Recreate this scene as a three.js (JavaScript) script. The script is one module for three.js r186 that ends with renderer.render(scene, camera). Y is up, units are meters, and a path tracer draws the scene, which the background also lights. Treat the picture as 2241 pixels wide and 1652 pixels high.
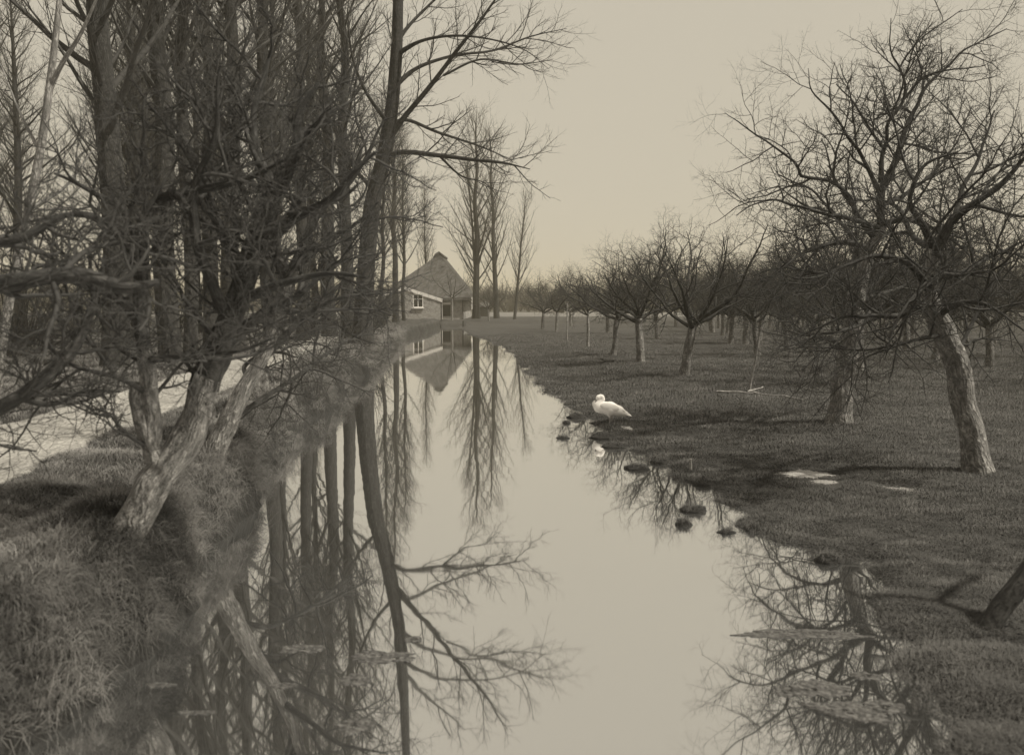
import * as THREE from 'three';
import { ImprovedNoise } from 'three/addons/math/ImprovedNoise.js';
import { MarchingCubes } from 'three/addons/objects/MarchingCubes.js';
import { mergeGeometries } from 'three/addons/utils/BufferGeometryUtils.js';

// ---------------------------------------------------------------- camera, sky, sun, exposure
const scene = new THREE.Scene();
const renderer = new THREE.WebGLRenderer({ antialias: true });
renderer.toneMapping = THREE.LinearToneMapping;
renderer.toneMappingExposure = 1.0;
renderer.shadowMap.enabled = true;
const EYE = 2.5, FOCAL = 2100, PITCH = Math.atan(161 / FOCAL);
const camera = new THREE.PerspectiveCamera(2 * Math.atan(826 / FOCAL) * 180 / Math.PI, 1024 / 754, 0.1, 3000);
camera.position.set(0, EYE, 0);
camera.rotation.x = -PITCH;
camera.focus = 30; camera.userData.fStop = 2.0;

const SUN_EL = 53 * Math.PI / 180, SUN_AZ = 24 * Math.PI / 180;          // from the right, a little behind the camera
const toSun = new THREE.Vector3(Math.cos(SUN_EL) * Math.cos(SUN_AZ), Math.sin(SUN_EL), Math.cos(SUN_EL) * Math.sin(SUN_AZ));
{
  const W = 256, H = 128, d = new Float32Array(W * H * 4);
  for (let j = 0; j < H; j++) for (let i = 0; i < W; i++) {
    const el = ((j + 0.5) / H - 0.5) * Math.PI, up = Math.max(0, Math.sin(el)), k = (j * W + i) * 4;
    const b = 0.6 - 0.07 * Math.pow(up, 0.6) ;                         // thin even spring overcast, palest toward the horizon
    d[k] = b; d[k + 1] = b * 0.918; d[k + 2] = b * (0.745 + 0.03 * up); d[k + 3] = 1;
  }
  const sky = new THREE.DataTexture(d, W, H, THREE.RGBAFormat, THREE.FloatType);
  sky.mapping = THREE.EquirectangularReflectionMapping; sky.magFilter = THREE.LinearFilter; sky.minFilter = THREE.LinearFilter;
  sky.colorSpace = THREE.LinearSRGBColorSpace; sky.needsUpdate = true;
  scene.background = sky; scene.environment = sky;
}
const sun = new THREE.DirectionalLight(new THREE.Color().setRGB(1, 0.94, 0.79), 5.0);
sun.position.copy(toSun).multiplyScalar(120).add(new THREE.Vector3(0, 0, -40)); sun.target.position.set(0, 0, -40);
sun.castShadow = true; sun.shadow.radius = 3; sun.shadow.mapSize.set(4096, 4096);
Object.assign(sun.shadow.camera, { left: -90, right: 90, top: 90, bottom: -90, near: 1, far: 300 });
scene.add(sun, sun.target);
scene.fog = new THREE.FogExp2(new THREE.Color().setRGB(0.56, 0.51, 0.4), 0.0009);

// ---------------------------------------------------------------- helpers
function rng(seed) { let a = seed >>> 0; return () => { a = (a + 0x6D2B79F5) | 0; let t = Math.imul(a ^ (a >>> 15), 1 | a); t = (t + Math.imul(t ^ (t >>> 7), 61 | t)) ^ t; return ((t ^ (t >>> 14)) >>> 0) / 4294967296; }; }
const V = (x, y, z) => new THREE.Vector3(x, y, z);
const IN = new ImprovedNoise(), noise = (x, y, z = 0) => IN.noise(x + 31.7, y + 17.3, z + 5.1);
const sstep = (a, b, x) => { const t = Math.min(1, Math.max(0, (x - a) / (b - a))); return t * t * (3 - 2 * t); };
const grey = (v) => new THREE.Color().setRGB(v, v * 0.962, v * 0.935);
const cp = Math.cos(PITCH), sp = Math.sin(PITCH);
function ray(px, py) { const x = (px - 1120.5) / FOCAL, y = (826 - py) / FOCAL; return V(x, y * cp - sp, -cp - y * sp); }   // survey of the photograph: a sight line
function atY(px, py, h = 0) { const r = ray(px, py), k = (h - EYE) / r.y; return V(r.x * k, h, r.z * k); }
function atD(px, py, depth) { const r = ray(px, py), k = -depth / r.z; return V(r.x * k, EYE + r.y * k, -depth); }
function lerpTable(t, d) { if (d <= t[0][0]) return t[0][1]; for (let i = 1; i < t.length; i++) if (d <= t[i][0]) { const a = t[i - 1], b = t[i]; return a[1] + (b[1] - a[1]) * (d - a[0]) / (b[0] - a[0]); } return t[t.length - 1][1]; }
const taken = new Map();
function numbered(n) { const k = taken.get(n) ?? 0; taken.set(n, k + 1); return k ? n + '_' + String(k).padStart(3, '0') : n; }
function tag(o, label, category, group, kind) { o.userData.label = label; if (category) o.userData.category = category; if (group) o.userData.group = group; if (kind) o.userData.kind = kind; return o; }
function thing(name, label, category, pos, group) { const o = new THREE.Group(); o.name = numbered(name); o.position.copy(pos); tag(o, label, category, group); scene.add(o); return o; }
function part(name, geo, mat, parent) { const m = new THREE.Mesh(geo, mat); m.name = name; m.castShadow = m.receiveShadow = true; parent.add(m); return m; }
function copyOf(src, label, group, pos, turn = 0, scale = 1) { const c = src.clone(); c.name = numbered(src.name.replace(/_\d{3}$/, '')); c.userData = { ...src.userData, label, group }; c.position.copy(pos); c.rotation.y = turn; if (scale.isVector3) c.scale.copy(scale); else c.scale.setScalar(scale); scene.add(c); return c; }

// periodic value noise for textures
function lattice(seed, n) { const R = rng(seed), a = new Float32Array(n * n); for (let i = 0; i < n * n; i++) a[i] = R(); return (x, y) => { const xi = Math.floor(x), yi = Math.floor(y), fx = x - xi, fy = y - yi, u = fx * fx * (3 - 2 * fx), v = fy * fy * (3 - 2 * fy), q = (i, j) => a[(((j % n) + n) % n) * n + (((i % n) + n) % n)]; return (q(xi, yi) * (1 - u) + q(xi + 1, yi) * u) * (1 - v) + (q(xi, yi + 1) * (1 - u) + q(xi + 1, yi + 1) * u) * v; }; }
function texture(W, H, f, srgb = true) {
  const d = new Uint8Array(W * H * 4);
  for (let j = 0; j < H; j++) for (let i = 0; i < W; i++) { const c = f(i / W, j / H), k = (j * W + i) * 4, t = typeof c === 'number' ? [c, c, c] : c; for (let q = 0; q < 3; q++) d[k + q] = Math.max(0, Math.min(255, t[q] * 255)); d[k + 3] = 255; }
  const t = new THREE.DataTexture(d, W, H); t.wrapS = t.wrapT = THREE.RepeatWrapping; t.magFilter = THREE.LinearFilter; t.minFilter = THREE.LinearMipmapLinearFilter; t.generateMipmaps = true; if (srgb) t.colorSpace = THREE.SRGBColorSpace; t.needsUpdate = true; return t;
}
const n16 = lattice(1, 16), n32 = lattice(2, 32), n64 = lattice(3, 64), n128 = lattice(4, 128), n256 = lattice(5, 256);
const barkF = (u, v) => { const f = Math.abs(n32(u * 32 + n16(u * 16, v * 16) * 2, v * 8) - 0.5) * 2, g = n64(u * 64, v * 32), h = n128(u * 128, v * 128); return 0.35 + 0.3 * f + 0.2 * g + 0.15 * h; };
const lichen = (u, v) => sstep(0.58, 0.72, n16(u * 16, v * 16) * 0.55 + n64(u * 64, v * 64) * 0.45);
const barkBump = texture(256, 256, barkF, false);
const barkMap = texture(256, 256, (u, v) => 0.06 + 0.95 * barkF(u, v) + 0.2 * lichen(u, v));
const grainMap = texture(512, 512, (u, v) => 0.62 + 0.2 * n64(u * 64, v * 64) + 0.16 * n128(u * 128, v * 128) + 0.18 * (n256(u * 256, v * 256) - 0.3));
const grainBump = texture(512, 512, (u, v) => 0.5 * n64(u * 64, v * 64) + 0.3 * n128(u * 128, v * 128) + 0.2 * n256(u * 256, v * 256), false);

const M = {
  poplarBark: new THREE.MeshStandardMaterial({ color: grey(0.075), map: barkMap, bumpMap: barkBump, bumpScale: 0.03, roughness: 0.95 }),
  limbBark: new THREE.MeshStandardMaterial({ color: grey(0.075), map: barkMap, bumpMap: barkBump, bumpScale: 0.012, roughness: 0.95 }),  // younger bark than the trunks, with the crown's shade put into the colour
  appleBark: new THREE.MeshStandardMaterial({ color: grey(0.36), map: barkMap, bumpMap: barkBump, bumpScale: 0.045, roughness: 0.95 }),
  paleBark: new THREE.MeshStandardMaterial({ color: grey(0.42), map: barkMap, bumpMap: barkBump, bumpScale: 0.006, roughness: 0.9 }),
  twig: new THREE.MeshStandardMaterial({ color: grey(0.038), roughness: 0.9 }),
  foreTwig: new THREE.MeshStandardMaterial({ color: grey(0.045), roughness: 0.9 }),
  twigPoplar: new THREE.MeshStandardMaterial({ color: grey(0.05), roughness: 0.9 }),
  paleWood: new THREE.MeshStandardMaterial({ color: grey(0.5), map: barkMap, roughness: 0.85 }),
};

// ---------------------------------------------------------------- the lie of the land (d = metres in front of the camera, x to the right, water at 0)
const XLt = [[-40, 1], [0, -2.2], [5.0, -2.75], [6.4, -2.8], [7.9, -2.95], [9, -3.05], [10.2, -3.1], [11.8, -3.15], [14, -3.75], [20, -4.3], [31.8, -5.2], [50, -6.5], [62, -7.3], [73, -8.2], [81, -8.0], [99, -7.7], [110, -8.3]];
const XRt = [[-40, 7], [0, 2.9], [5.6, 2.6], [6.7, 2.6], [7.9, 2.9], [9.1, 3.3], [9.8, 2.98], [10.6, 2.65], [12.65, 2.65], [14.8, 2.5], [16.2, 2.1], [18, 1.95], [20, 1.72], [24.4, 1.27], [28, 0.95], [39, 0.5], [58, -0.5], [60, -1.0], [70, -2.0], [72, -2.9], [95, -4.9], [110, -5.7]];
const XL = (d) => lerpTable(XLt, d) + (d > 8 && d < 13 ? 0.4 : 1) * (0.36 * noise(d * 0.5, 3.3) + 0.2 * noise(d * 1.5, 8.1));
const XR = (d) => lerpTable(XRt, d) + 0.35 * noise(d * 0.55, 1.3) + 0.22 * noise(d * 1.6, 5.1);
const pools = [[1700, 1830, 1050, 0.16], [1775, 1838, 1068, 0.08], [1915, 1945, 1080, 0.07], [1950, 2010, 1088, 0.1], [1360, 1385, 946, 0.14]].map(([a, b, y, r]) => { const p = atY(a, y), q = atY(b, y); return { x: (p.x + q.x) / 2, d: -p.z, rx: (q.x - p.x) / 2, rd: r * 2.4 }; });
const roadMid = (d) => lerpTable([[-40, 0.5], [0, -4.6], [10, -6.1], [19, -6.75], [32, -7.9], [60, -10.6], [110, -15.2], [180, -22], [400, -44]], d);
const ROAD_W = 1.05;
function height(x, d) {
  const l = XL(d), r = XR(d);
  let h;
  if (x < (l + r) / 2) {
    const s = l - x;
    if (s < 0) h = -0.65 * sstep(0, 0.8, -s) - 0.02;
    else {
      const lump = 0.24 * noise(x * 0.9, d * 0.8, 2) + 0.09 * noise(x * 2.3, d * 2.1, 7);
      const rough = sstep(0, 0.4, s) * (1 - 0.92 * sstep(ROAD_W + 0.9, ROAD_W + 0.1, Math.abs(x - roadMid(d))));
      h = 0.74 * sstep(-0.05, 0.3 + 0.14 * noise(d * 1.3, 4), s) + lump * rough - 0.03 * (1 - sstep(0, 0.1, s)) + 0.02;
      h += 0.12 * sstep(10, 30, s) * noise(x * 0.1, d * 0.1);
    }
  } else {
    const s = x - r;
    if (s < 0) h = -0.5 * sstep(0, 1.2, -s) - 0.015 + (s > -0.9 ? 0.085 * noise(x * 2.2, d * 1.6, 9) * sstep(-0.9, 0, s) : 0);
    else {
      h = 0.055 * (1 - Math.exp(-s / 0.2)) + 0.17 * sstep(0.2, 4.5, s) + 0.1 * sstep(10, 60, s);
      h += 0.085 * noise(x * 2.2, d * 1.6, 9) * (1 - 0.8 * sstep(0, 2, s)) + 0.055 * noise(x * 0.55, d * 0.45, 4) * sstep(0, 2, s) + 0.02 * noise(x * 5, d * 5, 1) * sstep(0, 0.5, s);
      for (const p of pools) { const q = ((x - p.x) / p.rx) ** 2 + ((d - p.d) / p.rd) ** 2; if (q < 3) h += (0.07 + 0.008 * noise(x * 5, d * 5, 3) - h) * sstep(2.6, 1.2, q); }
    }
  }
  const far = sstep(109, 112, d); h = h * (1 - far) + (0.55 + 0.05 * noise(x * 0.3, d * 0.3)) * far;
  return h;
}
const bareAt = (x, d) => pools.some((p) => ((x - p.x) / p.rx) ** 2 + ((d + 0.1 - p.d) / (p.rd * 1.1)) ** 2 < 0.9 + 0.9 * noise(x * 4, d * 4, 2));   // trampled spots without grass
const groundAt = (x, z) => height(x, -z);
function footAt(px, py, guess = 0.3) { let h = guess; for (let i = 0; i < 12; i++) { const p = atY(px, py, h); h += (groundAt(p.x, p.z) - h) * 0.7; } const p = atY(px, py, h); p.y = groundAt(p.x, p.z); return p; }
const standAt = (x, d) => V(x, height(x, d), -d);
{
  const rows = [], cols = [];
  for (let d = -40; d < 2; d += 3) rows.push(d);
  for (let d = 2, st = 0.07; d < 1400; d += st) { rows.push(d); st = Math.max(0.07, d * 0.0105) * (d > 140 ? 2.2 : 1) * (d > 300 ? 2 : 1); }
  const left = [], right = [];
  for (let s = 0, st = 0.06; s < 900; s += st) { left.push(s); st = s < 1.2 ? 0.06 : s < 5 ? 0.12 : st * 1.16; }
  for (let s = 0, st = 0.07; s < 900; s += st) { right.push(s); st = s < 4.5 ? 0.075 : st * 1.1; }
  const nc = left.length + 8 + right.length, pos = [], col = [], uv = [], idx = [];
  for (const d of rows) {
    const l = XL(d), r = XR(d), xs = [];
    for (let i = left.length - 1; i >= 0; i--) xs.push(l - left[i]);
    for (let i = 1; i <= 8; i++) xs.push(l + (r - l) * i / 9);
    for (const s of right) xs.push(r + s);
    for (const x of xs) {
      const h = height(x, d); pos.push(x, h, -d); uv.push(x / 2.3, d / 2.3);
      const n = noise(x * 0.35, d * 0.35, 3) * 0.5 + noise(x * 1.7, d * 1.7, 6) * 0.35 + noise(x * 0.06, d * 0.06, 2) * 0.5;
      let g = 0.07 * (1 + 0.45 * n);
      if (d > 150 && d < 226) g = 0.24 * (1 + 0.3 * n);                       // pale fallow strip beyond the orchard
      if (h < 0.03) g = 0.04;
      if (x < l + 0.1 && x > l - 0.42 && h < 0.6) g = 0.028;                 // bank face earth, shade under the grass overhang painted into its colour                                              // case above: wet mud under and at the water
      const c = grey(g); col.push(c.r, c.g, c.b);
    }
  }
  for (let j = 0; j + 1 < rows.length; j++) for (let i = 0; i + 1 < nc; i++) { const a = j * nc + i; idx.push(a, a + 1, a + nc, a + 1, a + nc + 1, a + nc); }
  const g = new THREE.BufferGeometry(); g.setAttribute('position', new THREE.Float32BufferAttribute(pos, 3)); g.setAttribute('color', new THREE.Float32BufferAttribute(col, 3)); g.setAttribute('uv', new THREE.Float32BufferAttribute(uv, 2)); g.setIndex(idx); g.computeVertexNormals();
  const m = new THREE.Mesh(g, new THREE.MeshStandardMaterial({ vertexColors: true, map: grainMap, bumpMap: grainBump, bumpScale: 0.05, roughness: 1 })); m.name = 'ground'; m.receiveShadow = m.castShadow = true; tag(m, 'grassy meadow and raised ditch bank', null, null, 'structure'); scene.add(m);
}
{ // still water of the ditch
  const g = new THREE.PlaneGeometry(26, 160); g.rotateX(-Math.PI / 2); g.translate(-1, 0, -40);
  const rip = texture(512, 512, (u, v) => 0.5 + 0.4 * (n16(u * 16, v * 16) - 0.5) + 0.25 * (n32(u * 32, v * 32) - 0.5), false); rip.repeat.set(5, 26);
  const m = new THREE.Mesh(g, new THREE.MeshPhysicalMaterial({ color: new THREE.Color().setRGB(0.77, 0.77, 0.77), metalness: 0.97, roughness: 0.025, bumpMap: rip, bumpScale: 0.0009 })); m.name = 'water'; m.receiveShadow = true; tag(m, 'still ditch water mirroring bare trees and sky', null, null, 'structure'); scene.add(m);
}
{ // pale sandy road along the left bank
  const pos = [], uv = [], col = [], idx = [], nx = 22; let rows = 0;
  for (let d = 2; d < 190; d += Math.max(0.2, d * 0.015)) {
    for (let i = 0; i <= nx; i++) {
      const t = i / nx * 2 - 1, wob = 1 + 0.16 * noise(d * 0.7, t > 0 ? 1 : 9) + 0.08 * noise(d * 2.5, t > 0 ? 3 : 7), x = roadMid(d) + t * ROAD_W * wob;
      pos.push(x, height(x, d) + 0.03 * (1 - Math.pow(Math.abs(t), 6)) + 0.012 * (Math.abs(t) < 1 ? 1 : -3) - 0.012 * Math.exp(-(((Math.abs(t) - 0.5) / 0.13) ** 2)), -d); uv.push(x / 1.9, d / 6.5);
      const v = 0.42 * (1 + 0.22 * noise(x * 1.2, d * 0.35, 2) + 0.25 * noise(x * 4.5, d * 0.9, 5)); const c = grey(v); col.push(c.r, c.g, c.b * 0.97);
    }
    rows++;
  }
  for (let j = 0; j + 1 < rows; j++) for (let i = 0; i < nx; i++) { const a = j * (nx + 1) + i; idx.push(a, a + 1, a + nx + 1, a + 1, a + nx + 2, a + nx + 1); }
  const g = new THREE.BufferGeometry(); g.setAttribute('position', new THREE.Float32BufferAttribute(pos, 3)); g.setAttribute('uv', new THREE.Float32BufferAttribute(uv, 2)); g.setAttribute('color', new THREE.Float32BufferAttribute(col, 3)); g.setIndex(idx); g.computeVertexNormals();
  const m = new THREE.Mesh(g, new THREE.MeshStandardMaterial({ vertexColors: true, map: grainMap, bumpMap: grainBump, bumpScale: 0.03, roughness: 1 })); m.name = 'road'; m.receiveShadow = true; tag(m, 'pale unpaved road between poplars and ditch', null, null, 'structure'); scene.add(m);
}

// ---------------------------------------------------------------- grass
function tuftGeo(seed, blades, len, spread, droop, width) {
  const R = rng(seed), pos = [], nor = [], idx = [];
  for (let b = 0; b < blades; b++) {
    const a = R() * 6.283, rad = spread * Math.sqrt(R()), x = Math.cos(a) * rad, z = Math.sin(a) * rad, L = len * (0.5 + 0.7 * R()), la = a + (R() - 0.5) * 1.8, lean = droop * (0.4 + 0.9 * R()), w = width * (0.7 + 0.6 * R());
    const sx = -Math.sin(la) * w, sz = Math.cos(la) * w, k = pos.length / 3;
    const q = (t) => { const bend = lean * t; return [x + Math.cos(la) * L * t * Math.sin(bend), L * t * Math.cos(bend), z + Math.sin(la) * L * t * Math.sin(bend)]; };
    for (const [t, f] of [[0, 1], [0.55, 0.8], [1, 0.1]]) { const p = q(t); pos.push(p[0] - sx * f, p[1], p[2] - sz * f, p[0] + sx * f, p[1], p[2] + sz * f); for (let i = 0; i < 2; i++) nor.push(Math.cos(la) * -0.3, 0.9, Math.sin(la) * -0.3); }
    idx.push(k, k + 1, k + 2, k + 1, k + 3, k + 2, k + 2, k + 3, k + 4, k + 3, k + 5, k + 4);
  }
  const g = new THREE.BufferGeometry(); g.setAttribute('position', new THREE.Float32BufferAttribute(pos, 3)); g.setAttribute('normal', new THREE.Float32BufferAttribute(nor, 3)); g.setIndex(idx); return g;
}
const bladeMat = new THREE.MeshStandardMaterial({ color: 0xffffff, roughness: 0.9 });
function field(name, label, geo, spots) {
  const m = new THREE.InstancedMesh(geo, bladeMat, spots.length), o = new THREE.Object3D();
  spots.forEach((s, i) => { o.position.set(s.x, s.y, s.z); o.rotation.set(s.tx ?? 0, s.turn, s.tz ?? 0); o.scale.set(s.w, s.h, s.w); o.updateMatrix(); m.setMatrixAt(i, o.matrix); m.setColorAt(i, grey(s.c)); });
  m.name = numbered(name); m.castShadow = m.receiveShadow = true; tag(m, label, 'grass', null, 'stuff'); scene.add(m);
}
{
  const R = rng(11), A = [], B = [];
  const G1 = tuftGeo(3, 14, 0.06, 0.055, 1.4, 0.0017), G2 = tuftGeo(8, 12, 0.045, 0.1, 1.7, 0.002);
  for (let d = 4.5; d < 75;) {                                             // meadow on the right
    const st = Math.max(0.03, d * 0.0038); d += st;
    const x0 = XR(d) - 0.5, x1 = Math.min(0.56 * d + 1, 30);
    for (let x = x0; x < x1; x += st) {
      const px = x + (R() - 0.5) * st * 1.3, pd = d + (R() - 0.5) * st * 1.3, h = height(px, pd);
      if (bareAt(px, pd) || h < -0.012 || (h < 0.02 && R() < 0.5)) continue;
      const n = noise(px * 0.8, pd * 0.8, 3), n2 = noise(px * 2.7, pd * 2.7, 8), k = Math.max(1, Math.pow(d / 9, 0.6));
      (R() < 0.5 ? A : B).push({ x: px, y: h - 0.006, z: -pd, turn: R() * 6.28, w: k * (0.8 + 0.5 * R()), h: (0.65 + 0.5 * R() + 0.6 * n + 0.5 * n2) * Math.min(k, 2), c: Math.max(0.022, 0.08 * (1 + 0.55 * n + 0.5 * n2 + (R() - 0.5) * 0.7 + (R() < 0.04 ? 1.2 : 0))) });
    }
  }
  field('meadow_grass', 'short cropped grass on the orchard meadow', G1, A.filter((s) => s.h > 0.15)); field('meadow_grass', 'low matted grass spread over the orchard meadow', G2, B.filter((s) => s.h > 0.15));
  const C = [], D = [], G3 = tuftGeo(21, 34, 0.17, 0.08, 1.9, 0.0019), G4 = tuftGeo(22, 28, 0.1, 0.09, 1.6, 0.002);
  for (let d = 3.4; d < 70;) {                                             // shaggy bank on the left, and the verge beyond the road
    const st = Math.max(0.042, d * 0.0055); d += st;
    const l = XL(d);
    for (let x = l + 0.12; x > Math.max(l - 16, -0.6 * d - 3); x -= st) {
      const px = x + (R() - 0.5) * st * 1.3, pd = d + (R() - 0.5) * st * 1.3;
      const off = Math.abs(px - roadMid(pd)) - ROAD_W * (1 + 0.16 * noise(pd * 0.7, px > roadMid(pd) ? 1 : 9) + 0.08 * noise(pd * 2.5, px > roadMid(pd) ? 3 : 7)); if (off < -0.02) continue;
      const h = height(px, pd), s = XL(pd) - px; if (h < 0.0 || s < 0.015 + 0.07 * R()) continue;
      const n = noise(px * 1.1, pd * 1.1, 3), n2 = noise(px * 3.1, pd * 3.1, 8), k = Math.max(1, Math.pow(d / 9, 0.7)), edge = s < 0.8;
      if (edge || (n + n2 > 0.15 && off > 0.15)) C.push({ x: px, y: h - 0.015, z: -pd, turn: R() * 6.28, tz: edge ? -0.5 * R() : 0, w: k * (0.8 + 0.5 * R()), h: (0.7 + 0.5 * R() + 0.5 * n) * Math.min(k, 1.8), c: Math.max(0.025, 0.155 * (1 + 1.2 * n + 0.7 * n2 + (R() - 0.5) * 0.8)) });
      else D.push({ x: px, y: h - 0.008, z: -pd, turn: R() * 6.28, w: k * (0.8 + 0.5 * R()), h: Math.max(0.2, (off < 0.2 ? 0.5 : 0.85) + 0.4 * R() + 0.5 * n) * Math.min(k, 1.8), c: Math.max(0.03, 0.125 * (1 + 0.7 * n + 0.5 * n2 + (R() - 0.5) * 0.7)) });
    }
  }
  field('bank_grass', 'long dry drooping grass over the left ditch bank', G3, C); field('bank_grass', 'shorter grass on the left bank and road verges', G4, D);
 
}

// ---------------------------------------------------------------- tree building
class Wood {
  constructor() { this.p = []; this.n = []; this.u = []; this.i = []; }
  tube(pts, rad, sides, gnarl = 0, cap = false, flare = 0) {
    const n = pts.length, base = this.p.length / 3, seam = sides >= 5 ? 1 : 0, ring = sides + seam; let along = 0;
    const t = V(), a = V(), b = V(), nn = V();
    t.copy(pts[1]).sub(pts[0]).normalize(); a.set(Math.abs(t.y) > 0.9 ? 1 : 0, Math.abs(t.y) > 0.9 ? 0 : 1, 0).cross(t).normalize();
    for (let k = 0; k < n; k++) {
      t.copy(pts[Math.min(n - 1, k + 1)]).sub(pts[Math.max(0, k - 1)]).normalize();
      a.addScaledVector(t, -a.dot(t)).normalize(); b.crossVectors(t, a);
      if (k) along += pts[k].distanceTo(pts[k - 1]);
      for (let j = 0; j < ring; j++) {
        const th = (j % sides) / sides * 6.28318, c = Math.cos(th), s = Math.sin(th); nn.set(a.x * c + b.x * s, a.y * c + b.y * s, a.z * c + b.z * s);
        let r = rad[k];
        if (gnarl) { const q = pts[k]; r *= 1 + gnarl * (noise((q.x + nn.x * 0.2) * 5, q.y * 2.5, (q.z + nn.z * 0.2) * 5) + 0.6 * noise((q.x + nn.x * 0.1) * 13, q.y * 5, (q.z + nn.z * 0.1) * 13)); if (flare) r *= 1 + flare * Math.exp(-along / (rad[0] * 1.6)) * (0.6 + 0.5 * Math.cos(th * 4 + 1.3)); }
        this.p.push(pts[k].x + nn.x * r, pts[k].y + nn.y * r, pts[k].z + nn.z * r); this.n.push(nn.x, nn.y, nn.z); this.u.push(j / sides * Math.max(0.5, Math.round(rad[0] * 14) / 2), along * 0.8);
      }
    }
    for (let k = 0; k + 1 < n; k++) for (let j = 0; j < sides; j++) { const j2 = seam ? j + 1 : (j + 1) % sides, A = base + k * ring + j, B = base + k * ring + j2; this.i.push(A, B, A + ring, B, B + ring, A + ring); }
    if (cap) { const c = this.p.length / 3, q = pts[n - 1]; this.p.push(q.x, q.y, q.z); this.n.push(t.x, t.y, t.z); this.u.push(0.5, along); for (let j = 0; j < sides; j++) this.i.push(base + (n - 1) * ring + j, base + (n - 1) * ring + (seam ? j + 1 : (j + 1) % sides), c); }
  }
  geo() { const g = new THREE.BufferGeometry(); g.setAttribute('position', new THREE.Float32BufferAttribute(this.p, 3)); g.setAttribute('normal', new THREE.Float32BufferAttribute(this.n, 3)); g.setAttribute('uv', new THREE.Float32BufferAttribute(this.u, 2)); g.setIndex(this.i); g.computeVertexNormals(); return g; }
  get tris() { return this.i.length / 3; }
}
let TRIS = 0;
function walk(R, p, dir, len, seg, wob, up) {
  const out = [p.clone()], d = dir.clone().normalize(), st = len / seg, q = p.clone();
  for (let i = 0; i < seg; i++) { d.x += (R() - 0.5) * wob; d.y += (R() - 0.5) * wob + up; d.z += (R() - 0.5) * wob; d.normalize(); q.addScaledVector(d, st); out.push(q.clone()); }
  return out;
}
const taper = (n, r0, r1, pow = 1) => Array.from({ length: n }, (_, i) => r0 + (r1 - r0) * Math.pow(i / (n - 1), pow));
function sprout(wood, R, pts, rads, lvl, S) {
  const q = S[lvl]; if (!q) return;
  let L = 0; const cum = [0]; for (let i = 1; i < pts.length; i++) { L += pts[i].distanceTo(pts[i - 1]); cum.push(L); }
  const t0 = q.t0 ?? 0.15, cnt = Math.max(1, Math.round(L * (1 - t0) * q.dens * (0.85 + 0.3 * R()))); let az = R() * 6.28;
  const tan = V(), a = V(), b = V(), dir = V(), P = V();
  for (let k = 0; k < cnt; k++) {
    const t = t0 + (1 - t0) * (k + R()) / cnt, s = t * L; let i = 1; while (i < pts.length - 1 && cum[i] < s) i++;
    const f = (s - cum[i - 1]) / Math.max(1e-6, cum[i] - cum[i - 1]); P.lerpVectors(pts[i - 1], pts[i], f); tan.subVectors(pts[i], pts[i - 1]).normalize();
    a.set(Math.abs(tan.y) > 0.9 ? 1 : 0, Math.abs(tan.y) > 0.9 ? 0 : 1, 0).cross(tan).normalize(); b.crossVectors(tan, a);
    az += 2.399 + (R() - 0.5) * 0.8; const an = q.ang * (0.65 + 0.7 * R());
    dir.copy(tan).multiplyScalar(Math.cos(an)).addScaledVector(a, Math.sin(an) * Math.cos(az)).addScaledVector(b, Math.sin(an) * Math.sin(az)); dir.y += q.lift ?? 0;
    const len = q.len * (0.45 + 1.0 * R()) * (1 - (q.fall ?? 0.4) * t), r = Math.min(q.r * (0.7 + 0.6 * R()), (rads[i - 1] * (1 - f) + rads[i] * f) * 0.75);
    const line = walk(R, P, dir, len, q.seg, q.wob, q.up), rr = taper(line.length, r, r * (q.tip ?? 0.35));
    wood.tube(line, rr, q.sides ?? 3);
    sprout(wood, R, line, rr, lvl + 1, S);
  }
}
function smooth(pts, n) { return new THREE.CatmullRomCurve3(pts, false, 'centripetal').getPoints(n); }
// a tree from surveyed stems: trunk and limbs as [px, py, depth offset, radius], twigs grown on them
function surveyedTree(o) {
  const R = rng(o.seed), root = thing(o.name, o.label, o.category ?? 'tree', o.base, o.group), crown = new Wood();
  const conv = (q) => { const p = o.scaleFrom ? o.scaleFrom(q) : atD(q[0], q[1], o.depth + (q[2] ?? 0)); return p.sub(o.base); };
  const put = (line, name, sides, n, isTrunk, grow = true) => {
    const ctrl = line.map(conv); if (isTrunk) { ctrl[0].set(0, -0.15, 0); }
    const pts = smooth(ctrl, n), rads = pts.map((_, i) => { const t = i / (pts.length - 1) * (line.length - 1), k = Math.min(line.length - 2, Math.floor(t)); return (line[k][3] + (line[k + 1][3] - line[k][3]) * (t - k)) * (isTrunk ? 1 : o.limbScale ?? 1); });
    if (o.crook) pts.forEach((p, i) => { if (i > 1) { p.x += o.crook * noise(p.y * 2.2, p.x * 2, 3 + o.seed) * Math.min(1, i / 6); p.z += o.crook * noise(p.y * 2.2, p.x * 2, 9 + o.seed) * Math.min(1, i / 6); p.y += 0.6 * o.crook * noise(p.x * 2.5, p.z * 2, 1) * Math.min(1, i / 6); } });
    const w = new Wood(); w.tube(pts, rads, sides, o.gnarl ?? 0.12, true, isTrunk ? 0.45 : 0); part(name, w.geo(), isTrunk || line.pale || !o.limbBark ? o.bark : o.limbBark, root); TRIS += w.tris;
    if (grow) sprout(crown, R, pts, rads, 0, o.spec);
  };
  put(o.trunk, 'trunk', 14, 34, true, o.trunkGrows ?? false);
  for (const l of o.limbs) put(l, 'limb', 8, 26, false);
  for (const l of o.stubs ?? []) { l.pale = true; put(l, 'limb', 10, 12, false, false); }
  part('crown', crown.geo(), o.twig ?? M.twig, root); TRIS += crown.tris;
  return root;
}
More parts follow.
